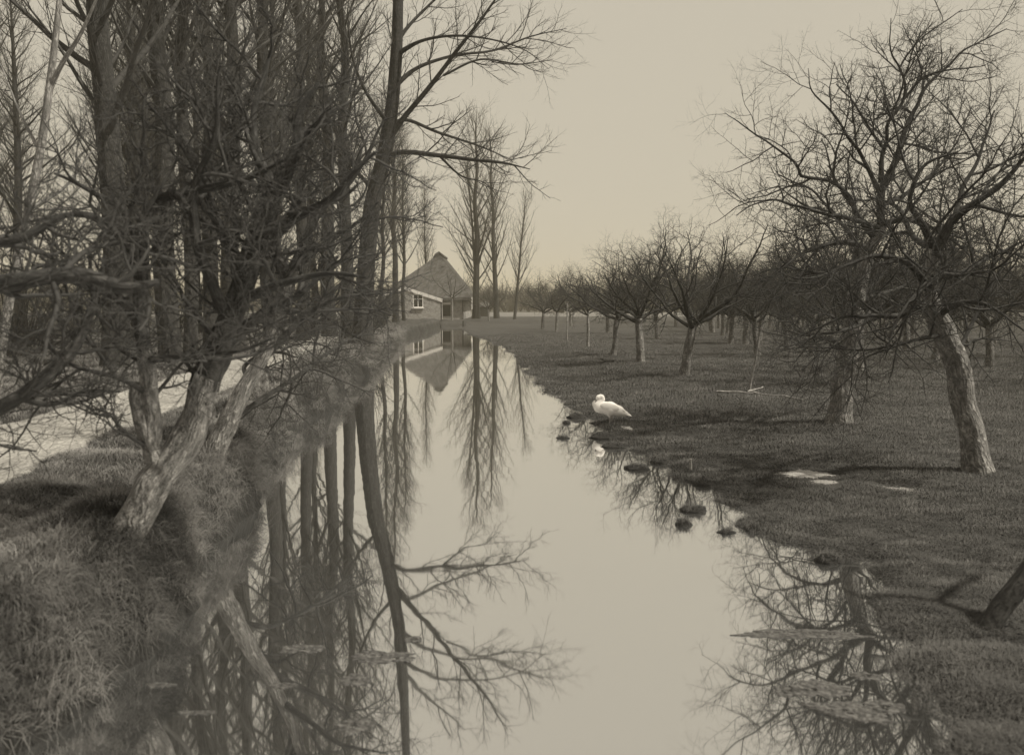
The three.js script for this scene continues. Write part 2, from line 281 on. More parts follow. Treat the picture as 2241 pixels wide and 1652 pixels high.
const appleSpec = (k = 1, thick = 1) => [
  { dens: 1.5 * k, len: 1.55, ang: 0.9, lift: 0.12, seg: 8, wob: 0.5, up: 0.02, r: 0.026 * thick, sides: 4, t0: 0.1 },
  { dens: 3.4 * k, len: 0.85, ang: 0.95, lift: 0.1, seg: 6, wob: 0.5, up: 0.03, r: 0.013 * thick, sides: 3, t0: 0.1 },
  { dens: 6 * k, len: 0.38, ang: 0.95, lift: 0.05, seg: 4, wob: 0.55, up: 0.05, r: 0.0075 * thick, sides: 3 },
  { dens: 9 * k, len: 0.11, ang: 0.9, seg: 2, wob: 0.5, up: 0.06, r: 0.005 * thick, sides: 3, tip: 0.7 }];
function appleTree(name, label, group, pos, o) {
  const R = rng(o.seed), root = thing(name, label, 'tree', pos, group), crown = new Wood(), H = o.height, tr = o.r ?? 0.17, th = o.trunkH ?? H * 0.27;
  const tp = smooth([V(0, -0.12, 0), V(o.lean * 0.35, th * 0.4, (R() - 0.5) * 0.1), V(o.lean * 0.6 + (R() - 0.5) * 0.12, th * 0.75, (R() - 0.5) * 0.15), V(o.lean, th, (R() - 0.5) * 0.2)], 18);
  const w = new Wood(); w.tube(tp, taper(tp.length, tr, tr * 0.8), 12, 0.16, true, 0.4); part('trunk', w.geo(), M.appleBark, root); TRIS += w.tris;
  const top = tp[tp.length - 1], nl = o.limbs ?? 6; let az = R() * 6.28;
  for (let i = 0; i < nl; i++) {
    az += 6.283 / nl + (R() - 0.5) * 0.7; const upright = 0.35 + 0.75 * R(), L = H * (0.42 + 0.25 * R());
    const from = tp[Math.floor(tp.length * (0.8 + 0.19 * R()))] ?? top, line = walk(R, from, V(Math.cos(az), upright, Math.sin(az)), L, 12, 0.42, 0.045), rr = taper(line.length, tr * (0.42 + 0.2 * R()), 0.012, 0.8);
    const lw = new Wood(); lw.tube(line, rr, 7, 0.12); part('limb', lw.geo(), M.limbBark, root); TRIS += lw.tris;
    sprout(crown, R, line, rr, 0, o.spec ?? appleSpec(1.7, 1.15));
  }
  part('crown', crown.geo(), M.twig, root); TRIS += crown.tris; return root;
}
function poplarTree(name, label, group, pos, o) {
  const R = rng(o.seed), root = thing(name, label, 'tree', pos, group), crown = new Wood(), H = o.height, tr = o.r;
  const ctrl = []; for (let i = 0; i <= 7; i++) { const t = i / 7; ctrl.push(V((o.lean ?? 0) * t * t + (R() - 0.5) * 0.35 * (t > 0 ? 1 : 0), -0.15 + H * t, (R() - 0.5) * 0.35 * (t > 0 ? 1 : 0))); }
  const tp = smooth(ctrl, 44), tw = tp.map((_, i) => tr * Math.pow(1 - i / (tp.length - 1), 0.75) + 0.012);
  const w = new Wood(); w.tube(tp, tw, 12, 0.07, false, 0.35); part('trunk', w.geo(), M.poplarBark, root); TRIS += w.tris;
  let az = R() * 6.28; const n = o.branches;
  const main = new Wood();
  for (let i = 0; i < n; i++) {
    const t = o.t0 + (0.97 - o.t0) * Math.pow((i + R() * 0.8) / n, 0.9), k = Math.min(tp.length - 2, Math.floor(t * (tp.length - 1))); az += 2.4 + (R() - 0.5) * 0.9;
    const steep = (o.steep ?? 0.9) * (0.6 + 0.8 * R()), L = (o.reach ?? 5) * (1.05 - 0.85 * t) * (0.55 + 0.8 * R()) + 0.5;
    const line = walk(R, tp[k], V(Math.cos(az), steep, Math.sin(az)), L, 8, 0.22, o.up ?? 0.06), rr = taper(line.length, Math.min(tw[k] * 0.5, 0.022 + L * 0.011), 0.008);
    main.tube(line, rr, 5);
    sprout(crown, R, line, rr, 0, o.spec ?? [{ dens: 2.6, len: 1.5, ang: 0.75, lift: 0.15, seg: 5, wob: 0.3, up: 0.08, r: 0.015, sides: 3, t0: 0.1 }, { dens: 4.6, len: 0.65, ang: 0.7, lift: 0.12, seg: 3, wob: 0.32, up: 0.07, r: 0.009, sides: 3, tip: 0.6 }, { dens: 4.5, len: 0.26, ang: 0.65, lift: 0.1, seg: 2, wob: 0.3, up: 0.06, r: 0.0065, sides: 3, tip: 0.6 }]);
  }
  const limb = part('limbs', main.geo(), M.twigPoplar, root); limb.name = 'limb'; TRIS += main.tris;
  part('crown', crown.geo(), M.twigPoplar, root); TRIS += crown.tris; return root;
}
// ---------------------------------------------------------------- right-hand apple trees, surveyed
const R1 = footAt(1840, 925);
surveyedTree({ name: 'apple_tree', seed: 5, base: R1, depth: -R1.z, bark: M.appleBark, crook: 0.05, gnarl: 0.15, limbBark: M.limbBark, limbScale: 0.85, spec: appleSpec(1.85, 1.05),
  label: 'tall bare apple tree standing right of the leaning stake, highest top against the sky',
  trunk: [[1838, 925, 0, 0.215], [1846, 850, 0, 0.2], [1856, 780, 0, 0.19], [1868, 700, 0, 0.175], [1874, 640, 0, 0.17], [1900, 560, 0, 0.12], [1930, 495, 0, 0.08]],
  limbs: [
    [[1930, 495, 0, 0.1], [1928, 427, 0, 0.09], [1940, 395, 0, 0.075], [1966, 339, 0, 0.065], [1978, 291, 0.1, 0.055], [2006, 235, 0.2, 0.045], [2026, 191, 0.2, 0.036], [2082, 139, 0.3, 0.027], [2114, 107, 0.3, 0.02], [2206, 65, 0.4, 0.01]],
    [[1929, 400, 0, 0.07], [1932, 347, -0.1, 0.05], [1942, 310, -0.1, 0.045], [1946, 270, -0.2, 0.04], [1974, 228, -0.2, 0.036], [1981, 195, -0.3, 0.03], [1970, 147, -0.3, 0.024], [1954, 115, -0.4, 0.018], [1950, 40, -0.4, 0.008]],
    [[1979, 217, -0.2, 0.03], [2018, 171, -0.3, 0.025], [2066, 155, -0.4, 0.02], [2158, 143, -0.5, 0.008]],
    [[1970, 147, -0.3, 0.022], [2000, 100, -0.3, 0.018], [2050, 60, -0.2, 0.014], [2110, 20, -0.2, 0.008]],
    [[1926, 420, 0, 0.06], [1900, 370, -0.3, 0.045], [1872, 323, -0.5, 0.035], [1826, 251, -0.7, 0.025], [1782, 203, -0.8, 0.015], [1768, 150, -0.9, 0.006]],
    [[1915, 520, 0, 0.08], [1874, 467, -0.3, 0.06], [1860, 431, -0.4, 0.05], [1820, 397, -0.6, 0.04], [1758, 385, -0.8, 0.034], [1744, 362, -0.9, 0.03], [1686, 315, -1.0, 0.02], [1618, 271, -1.1, 0.012], [1588, 245, -1.2, 0.006]],
    [[1922, 500, 0, 0.08], [1860, 478, -0.6, 0.05], [1806, 467, -1.0, 0.04], [1742, 450, -1.3, 0.03], [1678, 437, -1.5, 0.02], [1610, 470, -1.7, 0.008]],
    [[1905, 545, 0, 0.09], [1850, 530, -0.4, 0.055], [1780, 545, -0.7, 0.04], [1720, 580, -0.9, 0.026], [1660, 640, -1.0, 0.012], [1640, 690, -1.0, 0.006]],
    [[1876, 640, 0, 0.08], [1820, 600, 0.6, 0.05], [1760, 600, 1.1, 0.035], [1700, 640, 1.4, 0.02], [1670, 700, 1.5, 0.008]],
    [[1880, 620, 0, 0.08], [1900, 600, 0.8, 0.06], [1850, 500, 1.5, 0.04], [1780, 420, 2.0, 0.03], [1700, 380, 2.4, 0.015]],
    [[1932, 490, 0, 0.08], [1990, 480, -0.5, 0.05], [2060, 510, -0.9, 0.035], [2120, 560, -1.2, 0.02], [2150, 640, -1.3, 0.008]],
    [[1928, 450, 0, 0.07], [1990, 420, 0.7, 0.045], [2050, 370, 1.2, 0.03], [2100, 300, 1.5, 0.018], [2130, 230, 1.6, 0.008]],
    [[1874, 650, 0, 0.08], [1900, 690, -0.8, 0.05], [1860, 720, -1.5, 0.035], [1780, 735, -1.9, 0.022], [1720, 760, -2.1, 0.01]],
    [[1872, 660, 0, 0.07], [1940, 640, 0.8, 0.045], [2000, 620, 1.4, 0.03], [2060, 590, 1.8, 0.014]],
    [[1856, 770, 0, 0.05], [1810, 740, -0.4, 0.035], [1770, 760, -0.7, 0.022], [1735, 800, -0.8, 0.008]],
  ] });
const R2 = footAt(2150, 1030);
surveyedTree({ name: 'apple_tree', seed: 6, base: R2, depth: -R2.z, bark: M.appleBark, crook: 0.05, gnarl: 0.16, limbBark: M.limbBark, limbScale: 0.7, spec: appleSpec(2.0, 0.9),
  label: 'thick apple trunk leaning left at the right edge of the meadow',
  trunk: [[2150, 1030, 0, 0.175], [2118, 900, 0, 0.165], [2088, 790, 0, 0.16], [2060, 715, 0, 0.155], [2034, 650, 0, 0.115], [2046, 545, 0, 0.075]],
  limbs: [
    [[2044, 560, 0, 0.12], [2086, 485, -0.1, 0.09], [2126, 451, -0.2, 0.075], [2190, 405, -0.3, 0.06], [2260, 330, -0.3, 0.03]],
    [[2090, 480, -0.1, 0.06], [2110, 410, 0.1, 0.045], [2150, 330, 0.2, 0.03], [2180, 240, 0.3, 0.012]],
    [[2046, 545, 0, 0.09], [2010, 480, -0.2, 0.06], [1990, 430, -0.3, 0.045], [2030, 360, -0.4, 0.03], [2100, 330, -0.5, 0.015]],
    [[2036, 640, 0, 0.1], [1990, 580, -0.3, 0.06], [1930, 560, -0.6, 0.045], [1850, 580, -0.8, 0.03], [1760, 640, -1.0, 0.012]],
    [[2040, 660, 0, 0.08], [1970, 690, -0.6, 0.05], [1900, 690, -0.9, 0.035], [1830, 700, -1.1, 0.024], [1740, 740, -1.2, 0.01]],
    [[2070, 735, 0, 0.06], [2030, 740, -0.2, 0.04], [1960, 756, -0.5, 0.028], [1890, 785, -0.7, 0.014], [1850, 800, -0.8, 0.006]],
    [[2040, 600, 0, 0.1], [2100, 600, 0.6, 0.06], [2170, 560, 1.0, 0.04], [2260, 520, 1.3, 0.02]],
    [[2050, 540, 0, 0.09], [2000, 520, 0.8, 0.06], [1960, 450, 1.3, 0.04], [1900, 430, 1.7, 0.02]],
    [[2050, 690, 0, 0.08], [2120, 660, -0.5, 0.05], [2190, 680, -0.8, 0.03], [2260, 740, -1.0, 0.012]],
    [[2085, 780, 0, 0.05], [2110, 740, 0.2, 0.04], [2160, 650, 0.4, 0.03], [2210, 560, 0.5, 0.015]],
    [[2040, 620, 0, 0.09], [2060, 600, -0.8, 0.06], [2010, 640, -1.4, 0.04], [1960, 720, -1.8, 0.02], [1940, 770, -1.9, 0.008]],
  ] });
const R0 = footAt(2142, 1372);
surveyedTree({ name: 'apple_tree', seed: 7, base: R0, depth: -R0.z, bark: M.limbBark, crook: 0.04, spec: appleSpec(0.8, 0.9),
  label: 'dark foot of a strongly leaning trunk cut off by the right edge',
  trunk: [[2142, 1372, 0, 0.085], [2190, 1322, 0, 0.08], [2290, 1200, 0, 0.075], [2420, 1000, 0, 0.07], [2520, 760, 0, 0.06]],
  limbs: [[[2500, 780, 0, 0.05], [2560, 500, 0.2, 0.03], [2640, 250, 0.3, 0.012]], [[2460, 900, 0, 0.045], [2600, 760, 0.4, 0.03], [2760, 640, 0.6, 0.012]]] });

// ---------------------------------------------------------------- the old gnarled trees on the near left bank
const foreSpec = (k = 1) => [
  { dens: 2.0 * k, len: 1.0, ang: 0.95, lift: 0.08, seg: 8, wob: 0.6, up: 0.03, r: 0.02, sides: 4, t0: 0.15 },
  { dens: 4.5 * k, len: 0.55, ang: 0.95, lift: 0.06, seg: 6, wob: 0.65, up: 0.04, r: 0.01, sides: 3 },
  { dens: 8 * k, len: 0.3, ang: 0.95, lift: 0.05, seg: 4, wob: 0.65, up: 0.05, r: 0.0058, sides: 3 },
  { dens: 14 * k, len: 0.06, ang: 0.9, seg: 2, wob: 0.6, up: 0.06, r: 0.005, sides: 3, tip: 0.9 }];
const F1 = footAt(268, 1142, 0.6);
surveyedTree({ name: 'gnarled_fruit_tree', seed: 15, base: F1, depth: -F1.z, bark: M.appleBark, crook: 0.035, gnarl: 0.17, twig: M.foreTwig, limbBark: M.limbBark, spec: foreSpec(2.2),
  label: 'gnarled forked tree leaning from the near left bank, thick pale trunk foot',
  trunk: [[268, 1142, 0, 0.125], [330, 1062, 0, 0.13], [398, 978, 0.05, 0.125], [436, 900, 0.05, 0.11], [458, 825, 0.05, 0.1]],
  limbs: [
    [[452, 850, 0.05, 0.1], [470, 790, 0.05, 0.1], [500, 710, 0.05, 0.092], [555, 570, 0.1, 0.075], [608, 425, 0.1, 0.05]],
    Object.assign([[352, 1040, 0, 0.075], [330, 975, -0.03, 0.075], [326, 900, -0.05, 0.07], [318, 800, -0.08, 0.066], [312, 740, -0.1, 0.06]], { pale: true }),
    [[314, 760, -0.09, 0.06], [308, 700, -0.1, 0.058], [303, 560, -0.15, 0.055], [325, 460, -0.15, 0.048], [352, 435, -0.15, 0.04], [426, 418, -0.2, 0.032], [534, 391, -0.25, 0.024], [620, 350, -0.3, 0.012]],
    [[415, 960, 0.1, 0.09], [450, 800, 0.35, 0.08], [510, 650, 0.5, 0.07], [540, 560, 0.6, 0.06], [580, 440, 0.7, 0.05], [640, 330, 0.8, 0.035], [660, 180, 0.9, 0.015]],
    [[608, 425, 0.1, 0.055], [650, 330, 0.1, 0.04], [655, 250, 0.15, 0.03], [700, 180, 0.2, 0.015]],
    [[560, 560, 0.1, 0.06], [640, 480, 0.0, 0.045], [730, 430, -0.1, 0.03], [820, 330, -0.2, 0.012]],
    [[520, 660, 0.1, 0.05], [620, 620, -0.1, 0.03], [720, 600, -0.2, 0.02], [800, 605, -0.3, 0.01]],
    [[500, 710, 0.1, 0.05], [440, 560, -0.2, 0.04], [420, 420, -0.3, 0.03], [470, 300, -0.4, 0.02], [480, 150, -0.5, 0.01]],
    [[540, 600, 0.1, 0.05], [480, 500, 0.5, 0.04], [420, 340, 0.8, 0.03], [360, 230, 0.9, 0.015]],
    [[303, 570, -0.15, 0.045], [240, 500, -0.3, 0.035], [180, 470, -0.4, 0.025], [90, 480, -0.5, 0.012]],
    [[308, 700, -0.1, 0.05], [240, 640, 0.2, 0.035], [170, 620, 0.4, 0.025], [80, 560, 0.5, 0.01]],
    [[470, 790, 0.05, 0.06], [560, 700, 0.3, 0.04], [660, 640, 0.5, 0.03], [740, 560, 0.6, 0.012]],
    [[318, 790, -0.08, 0.03], [400, 780, -0.3, 0.022], [500, 770, -0.4, 0.016], [600, 740, -0.5, 0.008]],
    [[322, 860, -0.06, 0.026], [260, 830, -0.3, 0.02], [160, 800, -0.5, 0.014], [80, 740, -0.6, 0.008]],
    [[608, 425, 0.1, 0.05], [560, 330, 0.3, 0.035], [560, 230, 0.4, 0.025], [600, 100, 0.5, 0.012]],
    [[300, 600, -0.15, 0.04], [260, 460, 0.1, 0.03], [200, 420, 0.2, 0.02], [120, 380, 0.3, 0.01]],
  ],
  stubs: [[[335, 985, -0.04, 0.07], [305, 920, -0.06, 0.065], [292, 868, -0.07, 0.062], [296, 838, -0.07, 0.05]]] });
const F2 = footAt(462, 1004, 0.65);
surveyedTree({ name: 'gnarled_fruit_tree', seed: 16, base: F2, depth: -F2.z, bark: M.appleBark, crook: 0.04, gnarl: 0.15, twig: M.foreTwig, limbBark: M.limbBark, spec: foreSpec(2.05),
  label: 'slimmer pale tree slanting right over the bank just behind the forked one',
  trunk: [[462, 1004, 0, 0.12], [492, 930, 0, 0.115], [526, 866, 0, 0.1], [566, 796, 0.05, 0.08], [610, 700, 0.1, 0.07], [640, 590, 0.1, 0.06]],
  limbs: [
    [[500, 918, 0, 0.035], [560, 882, 0.2, 0.03], [640, 830, 1.2, 0.028], [700, 785, 2.6, 0.026], [760, 742, 4.4, 0.02]],
    [[640, 590, 0.1, 0.055], [690, 470, 0.2, 0.04], [780, 380, 0.2, 0.03], [840, 260, 0.3, 0.012]],
    [[566, 796, 0.05, 0.05], [640, 720, 0.5, 0.04], [720, 650, 0.8, 0.03], [800, 560, 1.0, 0.012]],
    [[625, 640, 0.1, 0.05], [600, 520, 0.3, 0.04], [610, 380, 0.4, 0.03], [700, 250, 0.5, 0.015]],
    [[600, 720, 0.1, 0.045], [680, 680, -0.2, 0.03], [760, 650, -0.3, 0.02], [840, 640, -0.4, 0.008]],
    [[545, 830, 0, 0.03], [535, 800, 0.3, 0.025], [600, 770, 0.6, 0.02], [650, 780, 0.8, 0.008]],
    [[640, 600, 0.1, 0.05], [560, 480, 0.5, 0.035], [520, 330, 0.7, 0.025], [540, 200, 0.8, 0.012]],
    [[640, 590, 0.1, 0.05], [700, 540, -0.1, 0.035], [770, 500, -0.2, 0.022], [830, 440, -0.3, 0.01]],
  ] });
const F0 = standAt(-3.9, 5.6);
surveyedTree({ name: 'gnarled_fruit_tree', seed: 17, base: F0, depth: 5.6, bark: M.appleBark, crook: 0.03, gnarl: 0.15, twig: M.foreTwig, limbBark: M.limbBark, spec: foreSpec(2.4).map((s, i) => i ? s : { ...s, len: 0.6 }),
  label: 'nearest tree at the left edge, one thick dark level bough reaching in',
  trunk: [[-340, 1350, 0, 0.13], [-300, 1150, 0, 0.12], [-240, 950, 0.1, 0.11], [-190, 740, 0.1, 0.1], [-180, 500, 0.1, 0.08]],
  limbs: [
    [[-200, 720, 0.1, 0.08], [-80, 640, 0, 0.06], [60, 612, 0, 0.052], [190, 604, 0.05, 0.045], [290, 628, 0.1, 0.036], [350, 616, 0.1, 0.02]],
    [[-250, 960, 0, 0.07], [-100, 930, 0.4, 0.055], [40, 868, 0.7, 0.05], [118, 800, 0.9, 0.045], [168, 750, 1.0, 0.038], [204, 668, 1.1, 0.028], [230, 560, 1.2, 0.012]],
    [[-190, 640, 0.1, 0.06], [-60, 540, 0.2, 0.04], [60, 520, 0.3, 0.03], [150, 470, 0.4, 0.015]],
    [[40, 868, 0.7, 0.03], [110, 880, 0.9, 0.02], [190, 850, 1.0, 0.012]],
  ] });

// ---------------------------------------------------------------- poplars on the left
const P0 = standAt(-6.25, 40);
surveyedTree({ name: 'poplar_tree', seed: 25, base: P0, depth: 40, bark: M.poplarBark, gnarl: 0.06, twig: M.twigPoplar, trunkGrows: true,
  spec: [{ dens: 2.7, len: 2.0, ang: 0.75, lift: 0.12, seg: 7, wob: 0.3, up: 0.05, r: 0.026, sides: 4, t0: 0.22, fall: 0.3 }, { dens: 4.6, len: 0.85, ang: 0.7, lift: 0.1, seg: 4, wob: 0.32, up: 0.05, r: 0.012, sides: 3 }, { dens: 6.5, len: 0.3, ang: 0.65, seg: 2, wob: 0.3, up: 0.05, r: 0.008, sides: 3, tip: 0.5 }],
  label: 'dark poplar bending right at the edge of the grove, long boughs over the ditch',
  trunk: [[786, 757, 0, 0.42], [797, 650, 0, 0.38], [803, 560, 0, 0.36], [816, 440, 0, 0.34], [838, 350, 0, 0.31], [858, 230, 0, 0.27], [868, 100, 0, 0.24], [872, -40, 0, 0.2], [880, -260, 0, 0.12], [885, -420, 0, 0.02]],
  limbs: [
    [[836, 352, 0, 0.13], [870, 334, -0.3, 0.11], [960, 340, -0.9, 0.09], [1040, 350, -1.4, 0.07], [1100, 356, -1.8, 0.05], [1160, 370, -2.0, 0.015]],
    [[846, 290, 0, 0.11], [880, 262, 0.4, 0.08], [960, 290, 1.0, 0.06], [1056, 322, 1.5, 0.04], [1120, 350, 1.8, 0.012]],
    [[840, 320, 0, 0.16], [880, 262, -0.2, 0.12], [940, 190, -0.5, 0.1], [1000, 110, -0.8, 0.08], [1056, 38, -1.0, 0.06], [1110, -40, -1.2, 0.02]],
    [[862, 190, 0, 0.12], [910, 150, 0.3, 0.08], [990, 122, 0.6, 0.06], [1080, 110, 0.9, 0.045], [1160, 80, 1.1, 0.03], [1240, 62, 1.3, 0.01]],
    [[866, 120, 0, 0.12], [920, 90, -0.6, 0.07], [990, 78, -1.2, 0.05], [1070, 85, -1.6, 0.035], [1150, 110, -1.9, 0.02], [1200, 150, -2, 0.008]],
    [[868, 90, 0, 0.1], [900, 50, 0.5, 0.07], [950, 0, 1.0, 0.05], [1010, -60, 1.4, 0.02]],
    [[820, 420, 0, 0.1], [770, 360, 0.6, 0.07], [730, 280, 1.0, 0.05], [700, 180, 1.3, 0.02]],
    [[850, 270, 0, 0.1], [800, 200, -0.5, 0.07], [770, 120, -0.8, 0.05], [760, 20, -1.0, 0.02]],
    [[960, 340, -0.9, 0.05], [1010, 385, -1.1, 0.035], [1060, 400, -1.2, 0.02], [1090, 430, -1.2, 0.008]],
    [[970, 165, -0.6, 0.05], [1050, 130, -0.5, 0.04], [1140, 140, -0.4, 0.025], [1210, 130, -0.3, 0.01]],
  ] });
const grove = 'poplars in the dense left grove';
const popA = poplarTree('poplar_tree', 'large poplar trunk nearest the road on the far left, forked limb leaning left', undefined, standAt(-10.4, 25), { seed: 31, height: 23, r: 0.36, branches: 62, t0: 0.28, reach: 6.5, steep: 0.85, lean: 0.4 });
const popB = poplarTree('poplar_tree', 'second large poplar from the left beside the road', undefined, standAt(-10.15, 28.5), { seed: 32, height: 25, r: 0.33, branches: 70, t0: 0.3, reach: 5.6, steep: 1.2, lean: -0.4 });
const popC = poplarTree('poplar_tree', 'slim poplar close behind the second large roadside trunk', undefined, standAt(-10.05, 29.9), { seed: 33, height: 22, r: 0.22, branches: 60, t0: 0.3, reach: 4.8, steep: 1.5, lean: 0.3 });
const pops = [popA, popB, popC];
{
  const spots = [[758, 46, 0.95, 1, 'poplar trunk immediately left of the bending one'], [721, 50, 1.05, 0, 'poplar trunk second to the left of the bending one'], [684, 50, 0.85, 2, 'thin poplar trunk third to the left of the bending one'], [662, 45, 0.95, 1, 'poplar trunk fourth to the left of the bending one'], [612, 40, 0.8, 2, 'slim member of a close pair of poplars mid grove'], [596, 37, 0.95, 1, 'thicker member of a close pair of poplars mid grove'], [515, 33, 0.9, 0, 'single straight poplar behind the leaning gnarled crowns'], [462, 36, 0.9, 1, 'poplar standing between the roadside trunks and the single straight one']];
  spots.forEach(([px, d, s, v, label], i) => copyOf(pops[v], label, 'poplars along the road', standAt((px - 1120) / FOCAL * d, d), 1.3 + i * 2.17, s));
  const R = rng(77);
  for (let i = 0; i < 20; i++) {
    const d = 36 + i * 3.4 + R() * 4, x = -11.5 - d * 0.09 - R() * (4 + d * 0.3);
    copyOf(pops[Math.floor(R() * 3)], 'bare poplar deep in the grove behind the roadside row', grove, standAt(x, d), R() * 6.28, 0.7 + 0.35 * R());
  }
  // by the farm
  copyOf(popB, 'bushy double poplar left of the farmhouse roof', 'poplars by the farm', standAt(atD(866, 690, 92).x, 92), 0.6, 0.92);
  copyOf(popC, 'thinner poplar close right of the bushy one left of the farmhouse', 'poplars by the farm', standAt(atD(884, 690, 99).x, 99), 2.6, 0.9);
  copyOf(popC, 'slender young poplar touching the left slope of the thatched roof', 'poplars by the farm', standAt(atD(914, 690, 121).x - 0.2, 135), 4.6, V(0.7, 0.9, 0.7));
  copyOf(popC, 'poplar beside the bank bushes before the farmhouse', 'poplars by the farm', standAt(atD(838, 700, 78).x, 78), 1.6, 0.85);
  const farA = poplarTree('poplar_tree', 'tallest far poplar right of the farmhouse with a thick double stem', 'poplars by the farm', standAt(atD(1041, 699, 126).x, 126), { seed: 41, height: 27, r: 0.46, branches: 46, t0: 0.16, reach: 11, steep: 1.15, up: 0.06, lean: 0.2, spec: [{ dens: 1.5, len: 2.4, ang: 0.6, lift: 0.15, seg: 5, wob: 0.28, up: 0.06, r: 0.026, sides: 3, t0: 0.15 }, { dens: 2.4, len: 1.0, ang: 0.6, lift: 0.12, seg: 3, wob: 0.3, up: 0.06, r: 0.016, sides: 3, tip: 0.5 }, { dens: 2.6, len: 0.45, ang: 0.6, seg: 2, wob: 0.3, up: 0.05, r: 0.011, sides: 3, tip: 0.6 }] });
  copyOf(farA, 'far poplar leaning slightly right beside the tallest one', 'poplars by the farm', standAt(atD(1087, 693, 131).x, 131), 2.0, V(0.8, 0.97, 0.8)).rotation.z = -0.09;
  copyOf(farA, 'second stem close right of the tallest far poplar', 'poplars by the farm', standAt(atD(1048, 699, 127).x, 127), 4.0, V(0.5, 0.8, 0.5)).rotation.z = -0.1;
  copyOf(farA, 'thin bent far poplar, last before the orchard', 'poplars by the farm', standAt(atD(1126, 694, 122).x, 122), 1.0, V(0.42, 0.62, 0.42)).rotation.z = -0.16;
  // pale slim stem at the left edge
  const B0 = standAt(-8.2, 15);
  surveyedTree({ name: 'slender_tree', seed: 51, base: B0, depth: 15, bark: M.paleBark, gnarl: 0.04, spec: [{ dens: 2.2, len: 1.0, ang: 0.8, lift: 0.15, seg: 5, wob: 0.3, up: 0.05, r: 0.012, sides: 3, t0: 0.2 }, { dens: 4, len: 0.4, ang: 0.7, seg: 3, wob: 0.3, up: 0.05, r: 0.006, sides: 3 }],
    label: 'slim pale stem forking upward at the far left edge',
    trunk: [[-25, 905, 0, 0.085], [20, 650, 0, 0.075], [70, 420, 0, 0.07], [95, 280, 0, 0.062], [112, 150, 0, 0.055], [126, 30, 0, 0.046], [140, -160, 0, 0.02]],
    limbs: [[[108, 190, 0, 0.04], [140, 130, -0.1, 0.036], [172, 80, -0.2, 0.03], [205, 10, -0.3, 0.02], [240, -80, -0.3, 0.008]], [[60, 460, 0, 0.03], [140, 410, 0.3, 0.022], [200, 330, 0.5, 0.01]], [[85, 330, 0, 0.03], [40, 240, 0.3, 0.02], [0, 140, 0.5, 0.008]]] });
}
// ---------------------------------------------------------------- orchard trees in the meadow
{
  const mk = (px, py, seed, o, label) => { const p = footAt(px, py); return appleTree('apple_tree', label, undefined, p, { seed, ...o }); };
  const a1 = mk(1497, 823, 61, { height: 6.3, r: 0.155, lean: 0.28, limbs: 7, trunkH: 1.75 }, 'bare apple tree with pale leaning trunk right of the two dark ones');
  const a2 = mk(1403, 792, 62, { height: 6.2, r: 0.165, lean: -0.1, limbs: 7, trunkH: 1.7 }, 'bare apple tree with dark upright trunk, middle of the three nearer orchard trees');
  const a3 = mk(1342, 777, 63, { height: 6.4, r: 0.13, lean: 0.3, limbs: 6, trunkH: 1.8 }, 'bare apple tree with slanting slender trunk left of the dark upright one');
  const yg = (() => { const p = footAt(1287, 758), root = appleTree('young_fruit_tree', 'young fruit tree with thin whitewashed stem between the orchard trees', undefined, p, { seed: 64, height: 4.6, r: 0.085, lean: 0.0, limbs: 7, trunkH: 1.9, spec: [{ dens: 2.4, len: 0.8, ang: 0.7, lift: 0.2, seg: 5, wob: 0.4, up: 0.08, r: 0.02, sides: 3, t0: 0.15 }, { dens: 5, len: 0.35, ang: 0.7, seg: 3, wob: 0.4, up: 0.05, r: 0.01, sides: 3 }] }); root.children[0].material = M.paleBark; return root; })();
  const list = [[1218, 726, a3, 1.0, 'second far orchard tree from the left, trunk leaning right'], [1187, 721, a2, 0.95, 'first far orchard tree right of the farm poplars, slanting trunk']];
  list.forEach(([px, py, src, s, label], i) => copyOf(src, label, 'far orchard trees', footAt(px, py), 1 + i * 2, s));
  copyOf(a1, 'small crooked apple tree between the two farm poplars', 'far orchard trees', standAt(atD(1070, 700, 112).x, 112), 2.2, 0.85);
  copyOf(yg, 'small dark tree before the farmhouse wall', 'far orchard trees', standAt(atD(989, 700, 113).x, 113), 2.2, V(1.3, 1.55, 1.3));
  const R = rng(91), src = [a1, a2, a3]; let n = 0;
  for (let row = 0; row < 13; row++) for (let k = 0; k < 13; k++) {
    const d = 25 + row * 6.8 + R() * 3, x = 9.3 + row * 0.9 + k * 4.8 + R() * 2.2; if (x > d * 0.62 + 3) continue;
    copyOf(src[n++ % 3], 'bare apple tree in the crowded orchard rows at the back right', 'crowded orchard rows', standAt(x, d), R() * 6.28, 0.85 + 0.35 * R());
  }
  for (const [px, d, s] of [[1330, 75, 0.95], [1440, 62, 1.05], [1600, 55, 1], [1560, 78, 1.1], [1250, 100, 0.9], [1660, 42, 0.95], [1480, 95, 1.0], [1390, 110, 1]]) copyOf(src[n++ % 3], 'bare apple tree filling the gaps behind the nearer orchard trees', 'orchard trees behind', standAt(atD(px, 700, d).x, d), n * 1.7, s);
}
